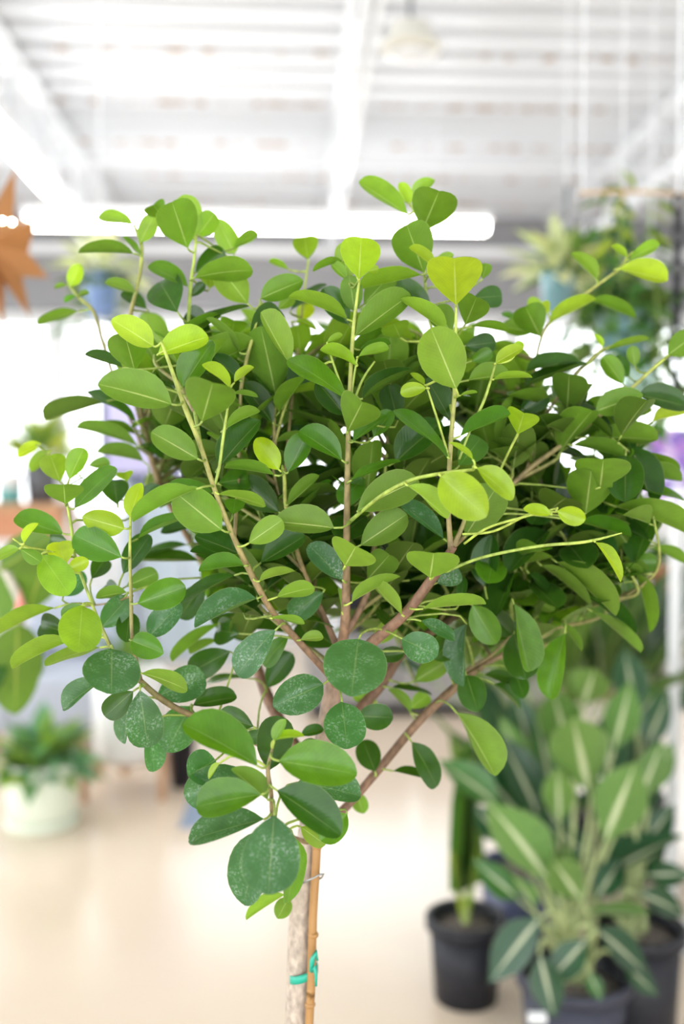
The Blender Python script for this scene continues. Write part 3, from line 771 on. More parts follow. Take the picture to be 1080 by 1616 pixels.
# the tree's own nursery pot, below the frame
def nursery_pot(c, r_top, h, parent, m=M_BLACKP, lip=0.012, soil=True, name='pot', taper=.82):
    r0 = r_top * taper
    MB().lathe([(0, 0.0), (r0, 0.0), (r_top - .006, h - .03), (r_top - .006, h - .03), (r_top + lip * .5, h - .028), (r_top + lip * .5, h - .004), (r_top, h),
                (r_top - .008, h - .002), (r_top - .012, h - .03), (r_top - .014, h - .05), (0, h - .05)], c, 36).build(name, m, parent, smooth=True)
    if soil:
        prof = [(r_top - .013, h - .034), (r_top * .7, h - .027), (r_top * .3, h - .022), (0.0, h - .02)]
        MB().lathe(prof, c, 24).build('soil', M_SOIL, parent, smooth=True)
nursery_pot((trunk_foot.x, trunk_foot.y, 0.0), .16, .30, ficus)
ficus.location.z = 0.0
for ch in ficus.children: ch.location.z += 0.02

# bamboo cane, green tie, wire
ca, cb = P(487, 1640, 1.035), P(503, 1290, 1.035)
dirc = (cb - ca).normalized()
foot = ca + dirc * ((0.27 - ca.z) / dirc.z)
cane = [foot, ca, P(491, 1560, 1.035), P(494, 1450, 1.035), P(498, 1380, 1.035), cb]
M_CANE = mat('bamboo_cane', (0.30, 0.145, 0.04), 0.45, 0.25, 30, (0.38, 0.20, 0.065))
r = thing('bamboo_cane', 'thin tan bamboo cane standing beside the trunk of the ficus', 'cane', foot)
MB().tube([Vector(p) for p in spline([tuple(p) for p in cane], 4)], 0.0046, 10).build('cane', M_CANE, r, smooth=True)
for yy in (1585, 1475, 1335):
    q = P(487 + (1640 - yy) * 16 / 350., yy, 1.035)
    MB().lathe([(.0046, -.0025), (.0056, -.001), (.0056, .001), (.0046, .0025)], q, 12).build('node', M_CANE, r, smooth=True)
M_TIE = mat('green_tie_tape', (0.01, 0.33, 0.22), 0.35)
tc_, cc_ = P(472, 1533, 1.05), P(492, 1527, 1.035)
r = thing('plant_tie', 'turquoise green plastic tie holding the trunk to the cane', 'plant tie', tc_)
mb = MB()
ring = []
for i in range(25):
    a = 2 * math.pi * i / 24
    cx_ = RIGHT * (math.cos(a) * 0.0155 + 0.0048) + FWD * (math.sin(a) * 0.0145 - 0.003)
    ring.append(tc_ + cx_ + UP * (0.005 * math.cos(a)))
vs = []
for p in ring: vs += [p - UP * .0042, p + UP * .0042]
mb.add(vs, [(2 * i, 2 * i + 2, 2 * i + 3, 2 * i + 1) for i in range(24)])
o = mb.build('tape', M_TIE, r, smooth=True)
sm = o.modifiers.new('solid', 'SOLIDIFY'); sm.thickness = 0.0012
MB().tube([P(492, 1533, 1.02), P(497, 1525, 1.018), P(499, 1540, 1.018), P(499, 1556, 1.02)], [.0022, .003, .0016, .0012], 6).build('tail', M_TIE, r, smooth=True)
MB().tube([P(491, 1532, 1.02), P(493, 1515, 1.018), P(499, 1502, 1.02), P(501, 1516, 1.02)], [.0022, .003, .0026, .0014], 6).build('loop', M_TIE, r, smooth=True)
M_WIRE = mat('grey_wire', (.35, .36, .36), .35, metal=.7)
mb = MB().tube([P(478, 1394, 1.03), P(492, 1387, 1.02), P(505, 1380, 1.022), P(511, 1379, 1.03), P(508, 1385, 1.04), P(494, 1392, 1.05)], .0010, 6)
w_ = mb.build('wire_clip', M_WIRE, None, smooth=True)
tag(w_, 'thin grey wire clip looped around the bamboo cane above the green tie', 'wire clip')

# ================================================================== OTHER PLANTS AND FURNITURE
M_BIG = leaf_material('white_ribbed_leaf', False, under=(0.16, 0.27, 0.065), under_mix=0.5, rib=(0.72, 0.74, 0.48), rib_w=0.085, trans=0.16, rough=0.33, rib_top=.9)
M_PLANT = leaf_material('plain_houseplant_leaf', False, rib_w=0.03, trans=0.32, rough=0.32)
M_VARI = leaf_material('cream_variegated_leaf', False, under=(0.66, 0.70, 0.42), rib=(0.8, 0.82, 0.6), rib_w=0.14, trans=0.35, tint=(1.15, 1.15, 1.0))
M_RUB = leaf_material('rubber_plant_leaf', False, under=(0.22, 0.34, 0.05), rib=(0.40, 0.46, 0.08), rib_w=0.035, trans=0.25)
BIGL = [leaf_mesh('broad_leaf_%d' % i, LANC, fo, cu, M_BIG, wave=.02) for i, (fo, cu) in enumerate([(.25, .10), (.40, .22), (.15, .02)])]
PLANTL = [leaf_mesh('houseplant_leaf_%d' % i, LANC, fo, cu, M_PLANT, wave=.02) for i, (fo, cu) in enumerate([(.25, .15), (.40, .30), (.15, .05)])]
VARIL = [leaf_mesh('variegated_leaf_%d' % i, LANC, fo, cu, M_VARI) for i, (fo, cu) in enumerate([(.3, .12), (.2, .25)])]
RUBL = [leaf_mesh('rubber_leaf_%d' % i, ELLI, fo, cu, M_RUB) for i, (fo, cu) in enumerate([(.2, .05), (.3, .12)])]
STRAP = [leaf_mesh('strap_leaf_%d' % i, [(0, .8), (.3, .95), (.6, 1), (.8, .85), (.92, .5), (1, .02)], fo, cu, M_PLANT) for i, (fo, cu) in enumerate([(.5, .05), (.4, .15)])]

def stalk(parent, pts, r, col, name='stem', n=7):
    s = [Vector(p) for p in spline([tuple(p) for p in pts], 5)]
    m = len(s)
    rr = r if isinstance(r, (list, tuple)) else (r, r * .6)
    return MB().tube(s, [rr[0] + (rr[1] - rr[0]) * i / (m - 1) for i in range(m)], n, [col] * m).build(name, M_STEM, parent, smooth=True)

def digitised(parent, crown, tmpls, rows, d, cols, ratio=0.5, pcol=(0.40, 0.46, 0.20, 1), rad=0.006, lift=0.0):
    """leaves given as base px, tip px, width px, face, depth offset; each stalk runs down to the crown in the pot"""
    rnd = random.Random(len(rows) * 7)
    for bx, by, tx, ty, w, face, c, dd in rows:
        Bp, T, a, n, L, Wd = leaf_frame(bx, by, tx, ty, w, face, d + dd, ratio, wr=.50)
        place_leaf('leaf', rnd.choice(tmpls), leaf_matrix(Bp, a, n, L, Wd), parent, jit(cols[c], .12))
        q = crown + Vector((rnd.uniform(-.03, .03), rnd.uniform(-.03, .03), 0))
        mid = q.lerp(Bp, .55) + Vector((0, 0, .25 * (Bp - q).length * (0.35 if Bp.z > q.z + .1 else .8)))
        mid = (mid + (Bp - a * 0.06)) / 2 + Vector((0, 0, lift))
        stalk(parent, [q, mid, Bp], (rad, rad * .5), pcol)

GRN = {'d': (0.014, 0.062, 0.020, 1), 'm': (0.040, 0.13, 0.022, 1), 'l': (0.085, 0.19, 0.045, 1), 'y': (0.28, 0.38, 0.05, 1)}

# --- white-ribbed plant in the grey pot, lower right
gp = FP(905, 1668); gp.z = 0
M_FABR = mat('grey_speckled_pot', (0.032, 0.034, 0.052), 0.5, 0.2, 90, (0.05, 0.052, 0.072), spec=.3)
dieff = thing('dieffenbachia', 'large potted plant with white-ribbed leaves in a grey pot, lower right', 'potted plant', gp)
nursery_pot(gp, .122, .20, dieff, M_FABR)
dg = proj(gp)[2]
lb = P(848, 1606, dg - .118)
MB().tube([lb + RIGHT * -.018, lb + RIGHT * .018], .012, 8).build('label_sticker', M_WHITE, dieff)
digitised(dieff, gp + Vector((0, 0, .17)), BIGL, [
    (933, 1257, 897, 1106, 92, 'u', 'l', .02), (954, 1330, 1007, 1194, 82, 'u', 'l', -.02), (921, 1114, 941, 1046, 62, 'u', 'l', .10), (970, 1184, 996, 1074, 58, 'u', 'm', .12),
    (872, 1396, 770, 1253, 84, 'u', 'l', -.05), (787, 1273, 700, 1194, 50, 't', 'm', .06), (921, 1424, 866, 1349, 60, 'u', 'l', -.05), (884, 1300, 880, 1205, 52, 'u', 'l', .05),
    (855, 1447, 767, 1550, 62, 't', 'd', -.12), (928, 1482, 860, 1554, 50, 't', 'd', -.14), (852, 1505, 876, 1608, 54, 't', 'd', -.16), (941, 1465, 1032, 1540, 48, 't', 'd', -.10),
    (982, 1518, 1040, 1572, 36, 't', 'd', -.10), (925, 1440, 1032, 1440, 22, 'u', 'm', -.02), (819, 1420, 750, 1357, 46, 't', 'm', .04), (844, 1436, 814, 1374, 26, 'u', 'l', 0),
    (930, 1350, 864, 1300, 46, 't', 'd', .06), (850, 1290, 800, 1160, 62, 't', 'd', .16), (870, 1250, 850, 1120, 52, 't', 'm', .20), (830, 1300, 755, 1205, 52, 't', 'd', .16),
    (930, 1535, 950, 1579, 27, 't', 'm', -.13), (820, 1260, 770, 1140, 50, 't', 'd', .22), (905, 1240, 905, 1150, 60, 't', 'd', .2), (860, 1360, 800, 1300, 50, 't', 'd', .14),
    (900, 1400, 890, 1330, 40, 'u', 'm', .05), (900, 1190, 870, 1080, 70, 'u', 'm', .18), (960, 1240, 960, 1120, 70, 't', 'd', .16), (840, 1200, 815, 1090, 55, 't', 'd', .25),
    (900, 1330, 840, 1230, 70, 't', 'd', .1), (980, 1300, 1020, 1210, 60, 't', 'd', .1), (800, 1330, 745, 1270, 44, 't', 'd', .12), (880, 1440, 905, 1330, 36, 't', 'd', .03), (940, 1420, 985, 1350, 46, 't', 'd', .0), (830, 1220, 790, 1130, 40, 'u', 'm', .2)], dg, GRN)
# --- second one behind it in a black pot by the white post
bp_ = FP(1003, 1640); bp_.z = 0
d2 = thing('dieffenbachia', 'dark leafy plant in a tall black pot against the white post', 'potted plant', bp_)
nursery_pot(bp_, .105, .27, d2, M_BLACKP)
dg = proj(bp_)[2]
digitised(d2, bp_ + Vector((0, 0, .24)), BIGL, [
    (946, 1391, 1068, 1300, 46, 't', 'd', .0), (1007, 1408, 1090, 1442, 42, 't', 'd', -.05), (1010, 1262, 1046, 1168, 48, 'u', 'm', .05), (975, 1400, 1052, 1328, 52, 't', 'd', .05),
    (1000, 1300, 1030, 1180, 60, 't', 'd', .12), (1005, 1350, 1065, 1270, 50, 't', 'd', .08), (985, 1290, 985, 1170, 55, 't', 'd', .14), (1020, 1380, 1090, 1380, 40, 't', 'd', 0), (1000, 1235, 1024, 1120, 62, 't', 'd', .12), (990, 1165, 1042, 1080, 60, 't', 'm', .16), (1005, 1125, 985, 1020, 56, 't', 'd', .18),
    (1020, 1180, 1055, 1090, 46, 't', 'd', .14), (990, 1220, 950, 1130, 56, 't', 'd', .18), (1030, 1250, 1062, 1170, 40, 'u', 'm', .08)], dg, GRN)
# --- young plant in the small black pot
sp_ = FP(735, 1572); sp_.z = 0
d3 = thing('sprouting_plant', 'small black nursery pot with a pale sprouting shoot on the floor', 'potted plant', sp_)
nursery_pot(sp_, .094, .205, d3, M_BLACKP)
dg = proj(sp_)[2]
for (bx, by, tx, ty, w, f, c, dd) in [(733, 1456, 712, 1336, 13, 'u', 'y', -.01), (735, 1456, 752, 1338, 13, 'u', 'y', .01), (735, 1400, 716, 1165, 11, 'u', 'l', .02), (737, 1400, 742, 1160, 14, 't', 'm', .03),
                                      (738, 1390, 756, 1190, 14, 't', 'd', .05), (736, 1400, 728, 1230, 12, 't', 'm', .04)]:
    Bp, T, a, n, L, Wd = leaf_frame(bx, by, tx, ty, w, f, dg + dd, .5, wr=.07)
    place_leaf('leaf', random.choice(STRAP), leaf_matrix(Bp, a, n, L, Wd), d3, jit(GRN[c]))
stalk(d3, [sp_ + Vector((0, 0, .17)), P(736, 1430, dg)], (.012, .008), (.34, .42, .12, 1))

# --- generic bushy potted plant
def rosette(parent, c, tmpls, n, length, spread, cols, wr=.35, droop=.25, seed=1, rad=.003, up0=.2, face_jit=.3, petl=.35):
    rnd = random.Random(seed)
    c = Vector(c)
    for i in range(n):
        az = i * 2.39996 + rnd.uniform(-.3, .3)
        el = up0 + (1.45 - up0) * ((i + .5) / n) ** 1.0
        el += rnd.uniform(-.15, .15)
        dirv = Vector((math.cos(az) * math.cos(el) * spread, math.sin(az) * math.cos(el) * spread, math.sin(el))).normalized()
        L = length * rnd.uniform(.75, 1.1)
        Bp = c + dirv * L * petl
        a = (dirv + Vector((0, 0, -droop * rnd.uniform(.6, 1.6)))).normalized()
        up = Vector((0, 0, 1)) - a * a.z
        up = up.normalized() if up.length > .05 else a.orthogonal()
        up = (up + Vector((rnd.uniform(-1, 1), rnd.uniform(-1, 1), 0)) * face_jit)
        up = (up - a * up.dot(a)).normalized()
        place_leaf('leaf', rnd.choice(tmpls), leaf_matrix(Bp, a, up, L, L * wr * rnd.uniform(.85, 1.15)), parent, jit(rnd.choice(cols)))
        stalk(parent, [c, c.lerp(Bp, .5) + Vector((0, 0, .01)), Bp], (rad, rad * .7), (.25, .36, .09, 1), n=5)

# --- blue-black pot behind the right-hand plants
q = FP(818, 1480); q.z = 0
o = thing('potted_aglaonema', 'dark green plant in a dark blue pot behind the white-ribbed plant', 'potted plant', q)
nursery_pot(q, .11, .21, o, mat('dark_blue_pot', (.05, .06, .13), .35))
rosette(o, q + Vector((0, 0, .2)), PLANTL, 16, .27, .55, [GRN['d'], GRN['d'], GRN['m']], .34, .2, 4, up0=.6, petl=.9)
# --- tall peace lily further back, fills the green between crown and pots
q = FP(880, 1395); q.z = 0
o = thing('peace_lily', 'tall dark green leafy plant standing behind the white-ribbed plant', 'potted plant', q)
nursery_pot(q, .13, .26, o, M_BLACKP)
rosette(o, q + Vector((0, 0, .25)), PLANTL, 34, .34, .6, [GRN['d'], GRN['m'], GRN['d'], GRN['m']], .34, .25, 9, up0=.5, rad=.004, petl=1.5)

q = FP(985, 1375); q.z = 0
o = thing('tall_calathea', 'tall broad-leaved green plant behind the black pot near the white post', 'potted plant', q)
nursery_pot(q, .12, .26, o, M_BLACKP)
rosette(o, q + Vector((0, 0, .25)), BIGL, 24, .30, .5, [GRN['d'], GRN['m'], GRN['d']], .42, .2, 13, up0=.6, rad=.004, petl=1.5)

# --- white post at the right edge
struct('trim_3', MB().box((1.055, 2.36, 0), (1.32, 2.50, 1.24)), M_WHITE, bevel=.004)

# --- wooden plant bench with terracotta pots behind the right of the tree
M_DKWOOD = mat('weathered_wood', (.20, .11, .06), .6, .2, 12, (.28, .16, .09))
bx0, by0 = 1.05, 3.95
bench = thing('plant_bench', 'dark wooden two-tier plant bench behind the right side of the tree', 'bench', (bx0 + .45, by0, 0))
for z in (.42, .80):
    for k in range(3):
        MB().box((bx0, by0 - .17 + k * .12, z - .025), (bx0 + .95, by0 - .065 + k * .12, z)).build('slat', M_DKWOOD, bench)
for x in (bx0 + .02, bx0 + .89):
    for y in (by0 - .16, by0 + .13):
        MB().box((x, y, 0), (x + .04, y + .04, .775)).build('leg', M_DKWOOD, bench)
def clay_pot(c, r, h, parent, m):
    MB().lathe([(0, 0), (r * .68, 0), (r * .92, h * .72), (r, h * .72), (r, h), (r * .9, h), (r * .86, h * .85), (0, h * .85)], c, 24).build('pot', m, parent, smooth=True)
M_PINKPOT = mat('pale_pink_pot', (.62, .40, .33), .6)
M_WPOT = mat('white_glazed_pot', (.75, .74, .72), .25)
items = [(.10, .80, .055, .10, M_TERRA, 'y', 'lime green plant in a terracotta pot at the left end of the bench top'),
         (.27, .80, .055, .11, M_WPOT, 'l', 'bright green plant in a white glazed pot on the bench top'),
         (.44, .80, .06, .11, M_TERRA, 'm', 'mid green plant in a terracotta pot on the middle of the bench top'),
         (.62, .80, .055, .10, M_PINKPOT, 'd', 'dark green plant in a pale pink pot on the bench top'),
         (.82, .80, .06, .12, M_TERRA, 'm', 'green plant in a terracotta pot at the right end of the bench top'),
         (.20, .42, .06, .11, M_TERRA, 'd', 'dark plant in a terracotta pot at left on the lower bench shelf'),
         (.50, .42, .06, .11, M_WPOT, 'm', 'green plant in a white pot on the lower bench shelf'),
         (.78, .42, .06, .11, M_PINKPOT, 'd', 'dark plant in a pale pink pot at right on the lower bench shelf')]
for k, (dx, z, r_, h_, pm, tn, lab) in enumerate(items):
    c = Vector((bx0 + dx, by0 - .03, z))
    o = thing('potted_plant', lab, 'potted plant', c, 'small pots on the plant bench')
    clay_pot(c, r_, h_, o, pm)
    rosette(o, c + Vector((0, 0, h_ * .85)), PLANTL, 16, .10, .8, [GRN[tn], GRN['m']], .46, .2, 20 + k, rad=.002, up0=.35, petl=.5)

# --- purple poster on the right
M_POST = bpy.data.materials.new('poster_print'); M_POST.use_nodes = True
nt = M_POST.node_tree; b = nt.nodes['Principled BSDF']
geo = nt.nodes.new('ShaderNodeTexCoord'); vo = nt.nodes.new('ShaderNodeTexVoronoi'); vo.inputs['Scale'].default_value = 22
nt.links.new(geo.outputs['Object'], vo.inputs['Vector'])
rp = nt.nodes.new('ShaderNodeValToRGB')
cr = rp.color_ramp; cr.interpolation = 'EASE'
cr.elements[0].position = 0; cr.elements[0].color = (.16, .10, .42, 1)
cr.elements[1].position = 1; cr.elements[1].color = (.85, .82, .90, 1)
e = cr.elements.new(.35); e.color = (.45, .18, .50, 1)
e = cr.elements.new(.6); e.color = (.55, .50, .66, 1)
sx_ = nt.nodes.new('ShaderNodeSeparateColor'); nt.links.new(vo.outputs['Color'], sx_.inputs[0])
nt.links.new(sx_.outputs[0], rp.inputs['Fac']); nt.links.new(rp.outputs['Color'], b.inputs['Base Color'])
pc = P(1050, 735, 2.66)
o = thing('flower_poster', 'purple and pink printed flower poster on a stand at the right edge', 'poster', (pc.x, pc.y, 0))
MB().box((pc.x - .075, pc.y, pc.z - .10), (pc.x + .16, pc.y + .012, pc.z + .10)).build('poster_board', M_POST, o)
MB().box((pc.x + .03, pc.y + .012, 0), (pc.x + .055, pc.y + .035, pc.z - .02)).build('stand_post', M_WHITE, o)
MB().box((pc.x - .06, pc.y - .06, 0), (pc.x + .14, pc.y + .12, .015)).build('stand_foot', M_WHITE, o)

# --- hanging plants, upper right
M_TEAL = mat('teal_glazed_pot', (.16, .30, .33), .10)
hc = P(880, 470, 2.7)
o = thing('hanging_plant', 'yellow-cream variegated plant in a hanging pale teal pot', 'hanging plant', hc)
MB().lathe([(0, -.05), (.034, -.05), (.046, .05), (.049, .065), (.048, .065), (.045, .05), (0, .05)], hc, 24).build('pot', M_TEAL, o, smooth=True)
rosette(o, hc + Vector((0, 0, .055)), VARIL, 34, .125, 1.2, [(.70, .73, .40, 1), (.52, .62, .20, 1), (.80, .81, .62, 1)], .34, .2, 31, rad=.002, up0=.05, petl=.35)
rosette(o, hc + Vector((.06, 0, .05)), PLANTL, 26, .14, 1.2, [GRN['l'], GRN['m']], .28, .3, 32, rad=.002, up0=.3, petl=.3)
rim = [hc + Vector((math.cos(a) * .054, math.sin(a) * .054, .06)) for a in (0.4, 2.5, 4.6)]
knot = P(894, 345, 2.7)
for p in rim: MB().tube([p, knot], .0018, 5).build('cord', M_STEEL, o)
MB().tube([knot, (knot.x, knot.y, knot.z + .085)], .006, 6).build('hook_rod', mat('dark_rod', (.10, .12, .12), .5), o)
MB().tube([knot, (knot.x, knot.y, ROOM_H)], .0018, 5).build('wire', M_STEEL, o)

M_DKG = mat('dark_green_strap', (.012, .05, .045), .5)
M_ROPE = mat('jute_rope', (.55, .36, .18), .8)
def vine(parent, pts, nleaf, tm, L, cols, seed, wr=.5):
    rnd = random.Random(seed)
    s = [Vector(p) for p in spline([tuple(p) for p in pts], 8)]
    stalk(parent, pts, (.002, .0012), (.2, .3, .06, 1), 'vine', 5)
    for i in range(nleaf):
        p = s[min(int((i + .5) / nleaf * len(s)), len(s) - 1)]
        az = rnd.uniform(0, 6.28)
        a = Vector((math.cos(az), math.sin(az), rnd.uniform(-.9, .25))).normalized()
        n_ = Vector((rnd.uniform(-.6, .6), rnd.uniform(-.9, .2), 1)); n_ = (n_ - a * n_.dot(a)).normalized()
        l_ = L * rnd.uniform(.7, 1.2)
        place_leaf('leaf', rnd.choice(tm), leaf_matrix(p + a * .008, a, n_, l_, l_ * wr), parent, jit(rnd.choice(cols)))
hc = P(985, 520, 2.35)
o = thing('hanging_plant', 'trailing green hanging plant on a dark green strap at upper right', 'hanging plant', hc)
MB().lathe([(0, -.06), (.05, -.06), (.07, .03), (.072, .045), (.064, .045), (.06, .03), (0, .03)], hc, 24).build('pot', M_TEAL, o, smooth=True)
rng = random.Random(77)
for k in range(26):
    az = k * 2.4
    rr = rng.uniform(.06, .12)
    ln = rng.uniform(.10, .26)
    e1 = hc + Vector((math.cos(az) * .055, math.sin(az) * .055, .05))
    e2 = hc + Vector((math.cos(az) * rr, math.sin(az) * rr, .09))
    e3 = hc + Vector((math.cos(az) * (rr + .03), math.sin(az) * (rr + .03), -.02))
    e4 = hc + Vector((math.cos(az) * (rr + .035), math.sin(az) * (rr + .035), -ln))
    vine(o, [e1, e2, e3, e4], 13, PLANTL, .062, [GRN['m'], GRN['d'], GRN['l']], 300 + k, .45)
for k in range(12):                                     # shoots that climb the strap
    az = k * 2.1
    vine(o, [hc + Vector((math.cos(az) * .03, math.sin(az) * .03, .04)), hc + Vector((math.cos(az) * .05, math.sin(az) * .05, .14)), hc + Vector((math.cos(az) * .06, math.sin(az) * .05, .23 + .012 * k))],
         10, PLANTL, .06, [GRN['m'], GRN['l'], GRN['y']], 400 + k, .45)
top_ = P(976, 345, 2.35)
for s_ in (-.062, .062):
    MB().tube([hc + Vector((s_, 0, .03)), hc.lerp(top_, .6) + Vector((s_ * .4, 0, 0)), top_], [.007, .009, .010], 7).build('strap', M_DKG, o, smooth=True)
MB().tube([top_ + Vector((0, 0, -.02)), top_ + Vector((.01, 0, .06))], .005, 6).build('rope', M_ROPE, o)
MB().tube([top_ + Vector((.01, 0, .06)), (top_.x + .01, top_.y, ROOM_H)], .0015, 5).build('wire', M_STEEL, o)
hc = P(1010, 600, 3.0)
o = thing('glass_vase_hanger', 'pale green glass jar with cuttings hanging below the trailing plant', 'hanging jar', hc)
M_JAR = mat('pale_green_glass', (.42, .58, .54), .08)
MB().lathe([(0, -.06), (.045, -.06), (.055, -.03), (.055, .04), (.03, .06), (.03, .075), (.024, .075), (.024, .055), (0, .05)], hc, 24).build('jar', M_JAR, o, smooth=True)
rosette(o, hc + Vector((0, 0, .06)), PLANTL, 12, .09, 1.0, [GRN['l'], GRN['m']], .35, .4, 51, rad=.002, petl=.4)
MB().tube([hc + Vector((.03, 0, .07)), (hc.x + .03, hc.y, ROOM_H)], .002, 5).build('cord', M_STEEL, o)
MB().tube([hc + Vector((-.03, 0, .07)), (hc.x + .03, hc.y, hc.z + .3)], .002, 5).build('cord', M_STEEL, o)
# dark chain at the right edge
M_IRON = mat('black_iron', (.02, .02, .024), .4, metal=.5)
ct = P(1071, 310, 2.2); cbm = P(1066, 640, 2.2)
o = thing('hanging_chain', 'black iron chain hanging from the ceiling at the right edge', 'chain', cbm)
nlk = 13
for k in range(nlk):
    p = ct.lerp(cbm, (k + .5) / nlk)
    h_ = (ct - cbm).length / nlk * .62
    ring = []
    for i in range(13):
        a = 2 * math.pi * i / 12
        off = Vector((math.cos(a) * .011, 0, math.sin(a) * h_)) if k % 2 == 0 else Vector((0, math.cos(a) * .011, math.sin(a) * h_))
        ring.append(p + off)
    MB().tube(ring, .0042, 6).build('link', M_IRON, o, smooth=True)
MB().tube([ct, (ct.x, ct.y, ROOM_H)], .003, 6).build('rod', M_STEEL, o)
MB().tube([P(915, 305, 2.25), P(990, 302, 2.25), P(1090, 307, 2.25)], .004, 7).build('hanging_rail', M_ROPE)
tag(bpy.data.objects['hanging_rail'], 'thin tan wooden rail above the trailing hanging plant', 'rail')
rl = bpy.data.objects['hanging_rail']
for px_ in (920, 1085):
    q = P(px_, 305, 2.25)
    MB().tube([q, (q.x, q.y, ROOM_H)], .002, 5).build('wire', M_STEEL, rl)

# --- grey storage counter with black crates, seen under the crown
gx, gy = 0.18, 5.15
M_LGREY = mat('mid_grey_laminate', (.34, .33, .33), .5)
o = thing('storage_counter', 'low grey counter standing at the back of the floor beneath the crown', 'counter', (gx + .6, gy, 0))
MB().box((gx - .1, gy, 0.06), (gx + 1.3, gy + .5, .40)).build('body', M_LGREY, o)
MB().box((gx - .12, gy - .02, .40), (gx + 1.32, gy + .52, .43)).build('worktop', M_LGREY, o)
MB().box((gx - .08, gy + .03, 0), (gx + 1.28, gy + .48, .06)).build('plinth', M_BLACKP, o)
for k in range(3):
    x = gx - .08 + k * .46
    dr = MB().box((x, gy - .016, .08), (x + .44, gy, .38)).build('door', M_LGREY, o)
    MB().box((x + .38, gy - .03, .18), (x + .39, gy - .016, .30)).build('handle', M_IRON, dr)
def crate(x, y, z, w, dp, h, m, label):
    c = thing('crate', label, 'crate', (x + w / 2, y + dp / 2, z), 'crates on the grey counter')
    t = .012
    MB().box((x, y, z), (x + w, y + dp, z + t)).build('base', m, c)
    for k in range(5):
        xx = x + k * (w - .03) / 4
        MB().box((xx, y, z + t), (xx + .03, y + t, z + h)).build('slat', m, c)
    MB().box((x, y + dp - t, z + t), (x + w, y + dp, z + h)).build('back_panel', m, c)
    for xx in (x, x + w - t): MB().box((xx, y + t, z + t), (xx + t, y + dp - t, z + h)).build('side_panel', m, c)
    MB().box((x, y - .002, z + h - .025), (x + w, y + .0, z + h)).build('rim', m, c)
crate(gx + .10, gy + .05, .43, .34, .3, .20, M_BLACKP, 'black slatted crate at the left on the grey counter')
crate(gx + .52, gy + .05, .43, .34, .3, .22, mat('pale_grey_plastic', (.5, .5, .52), .5), 'pale grey slatted crate at the right on the grey counter')

# ------------------------------------------------------------------ left side
# --- paper star lantern
M_PAPER = bpy.data.materials.new('orange_brown_paper'); M_PAPER.use_nodes = True
nt = M_PAPER.node_tree; b = nt.nodes['Principled BSDF']; b.inputs['Base Color'].default_value = (.46, .215, .075, 1); b.inputs['Roughness'].default_value = .7
tr = nt.nodes.new('ShaderNodeBsdfTranslucent'); tr.inputs['Color'].default_value = (.50, .25, .09, 1)
ms = nt.nodes.new('ShaderNodeMixShader'); ms.inputs[0].default_value = .3
nt.links.new(b.outputs[0], ms.inputs[1]); nt.links.new(tr.outputs[0], ms.inputs[2]); nt.links.new(ms.outputs[0], nt.nodes['Material Output'].inputs['Surface'])
sd = 2.0
sc = P(-10, 395, sd)
star = thing('star_lantern', 'orange-brown folded paper star lantern hanging at the left edge', 'lantern', sc)
tips = [(25, 264, .02), (56, 350, -.08), (77, 439, .02), (49, 503, -.03), (6, 518, -.06), (-50, 505, .0), (-110, 440, .0), (-120, 360, .0), (-70, 285, .0)]
rim = []
nT = len(tips)
TP = [P(a, b_, sd + dd) for a, b_, dd in tips]
for i in range(nT):
    m_ = (TP[i] - sc).normalized() + (TP[(i + 1) % nT] - sc).normalized()
    m_.normalize()
    rim.append(sc + m_ * .078)
for i in range(nT):
    vl, vr = rim[i - 1], rim[i]
    fr_, bk = sc - FWD * .055, sc + FWD * .055
    dT = (TP[i] - sc).normalized()
    f2, b2 = fr_ + dT * .02, bk + dT * .02
    vs = [TP[i], vl, fr_, vr, bk]
    MB().add(vs, [(0, 1, 2), (0, 2, 3), (0, 3, 4), (0, 4, 1)]).build('point', M_PAPER, star)
MB().tube([sc + Vector((0, 0, .05)), (sc.x, sc.y, ROOM_H)], .002, 5).build('cord', M_IRON, star)
# fairy lights
M_BULB = mat('tiny_bulb', (1, .95, .85), .3, emit=(1.0, .86, .68), estr=14.0)
fa, fb = P(-60, 335, 1.86), P(40, 352, 1.86)
o = thing('fairy_lights', 'string of tiny warm bulbs in front of the star lantern', 'string lights', fa)
MB().tube([fa, P(2, 346, 1.86), P(19, 349, 1.86), fb, P(60, 330, 2.2), P(90, 280, 2.6)], .0010, 5).build('wire', M_STEEL, o)
for a, b_ in ((-40, 340), (3, 347), (19, 349)):
    c = P(a, b_ + 1.5, 1.86)
    MB().lathe([(0, -.0045), (.003, -.003), (.0042, 0), (.003, .003), (0, .0045)], c, 10).build('bulb', M_BULB, o, smooth=True)
MB().tube([P(90, 280, 2.6), (P(90, 280, 2.6).x, P(90, 280, 2.6).y, ROOM_H)], .001, 5).build('wire', M_STEEL, o)
MB().tube([fa, (fa.x, fa.y, ROOM_H)], .001, 5).build('wire', M_STEEL, o)

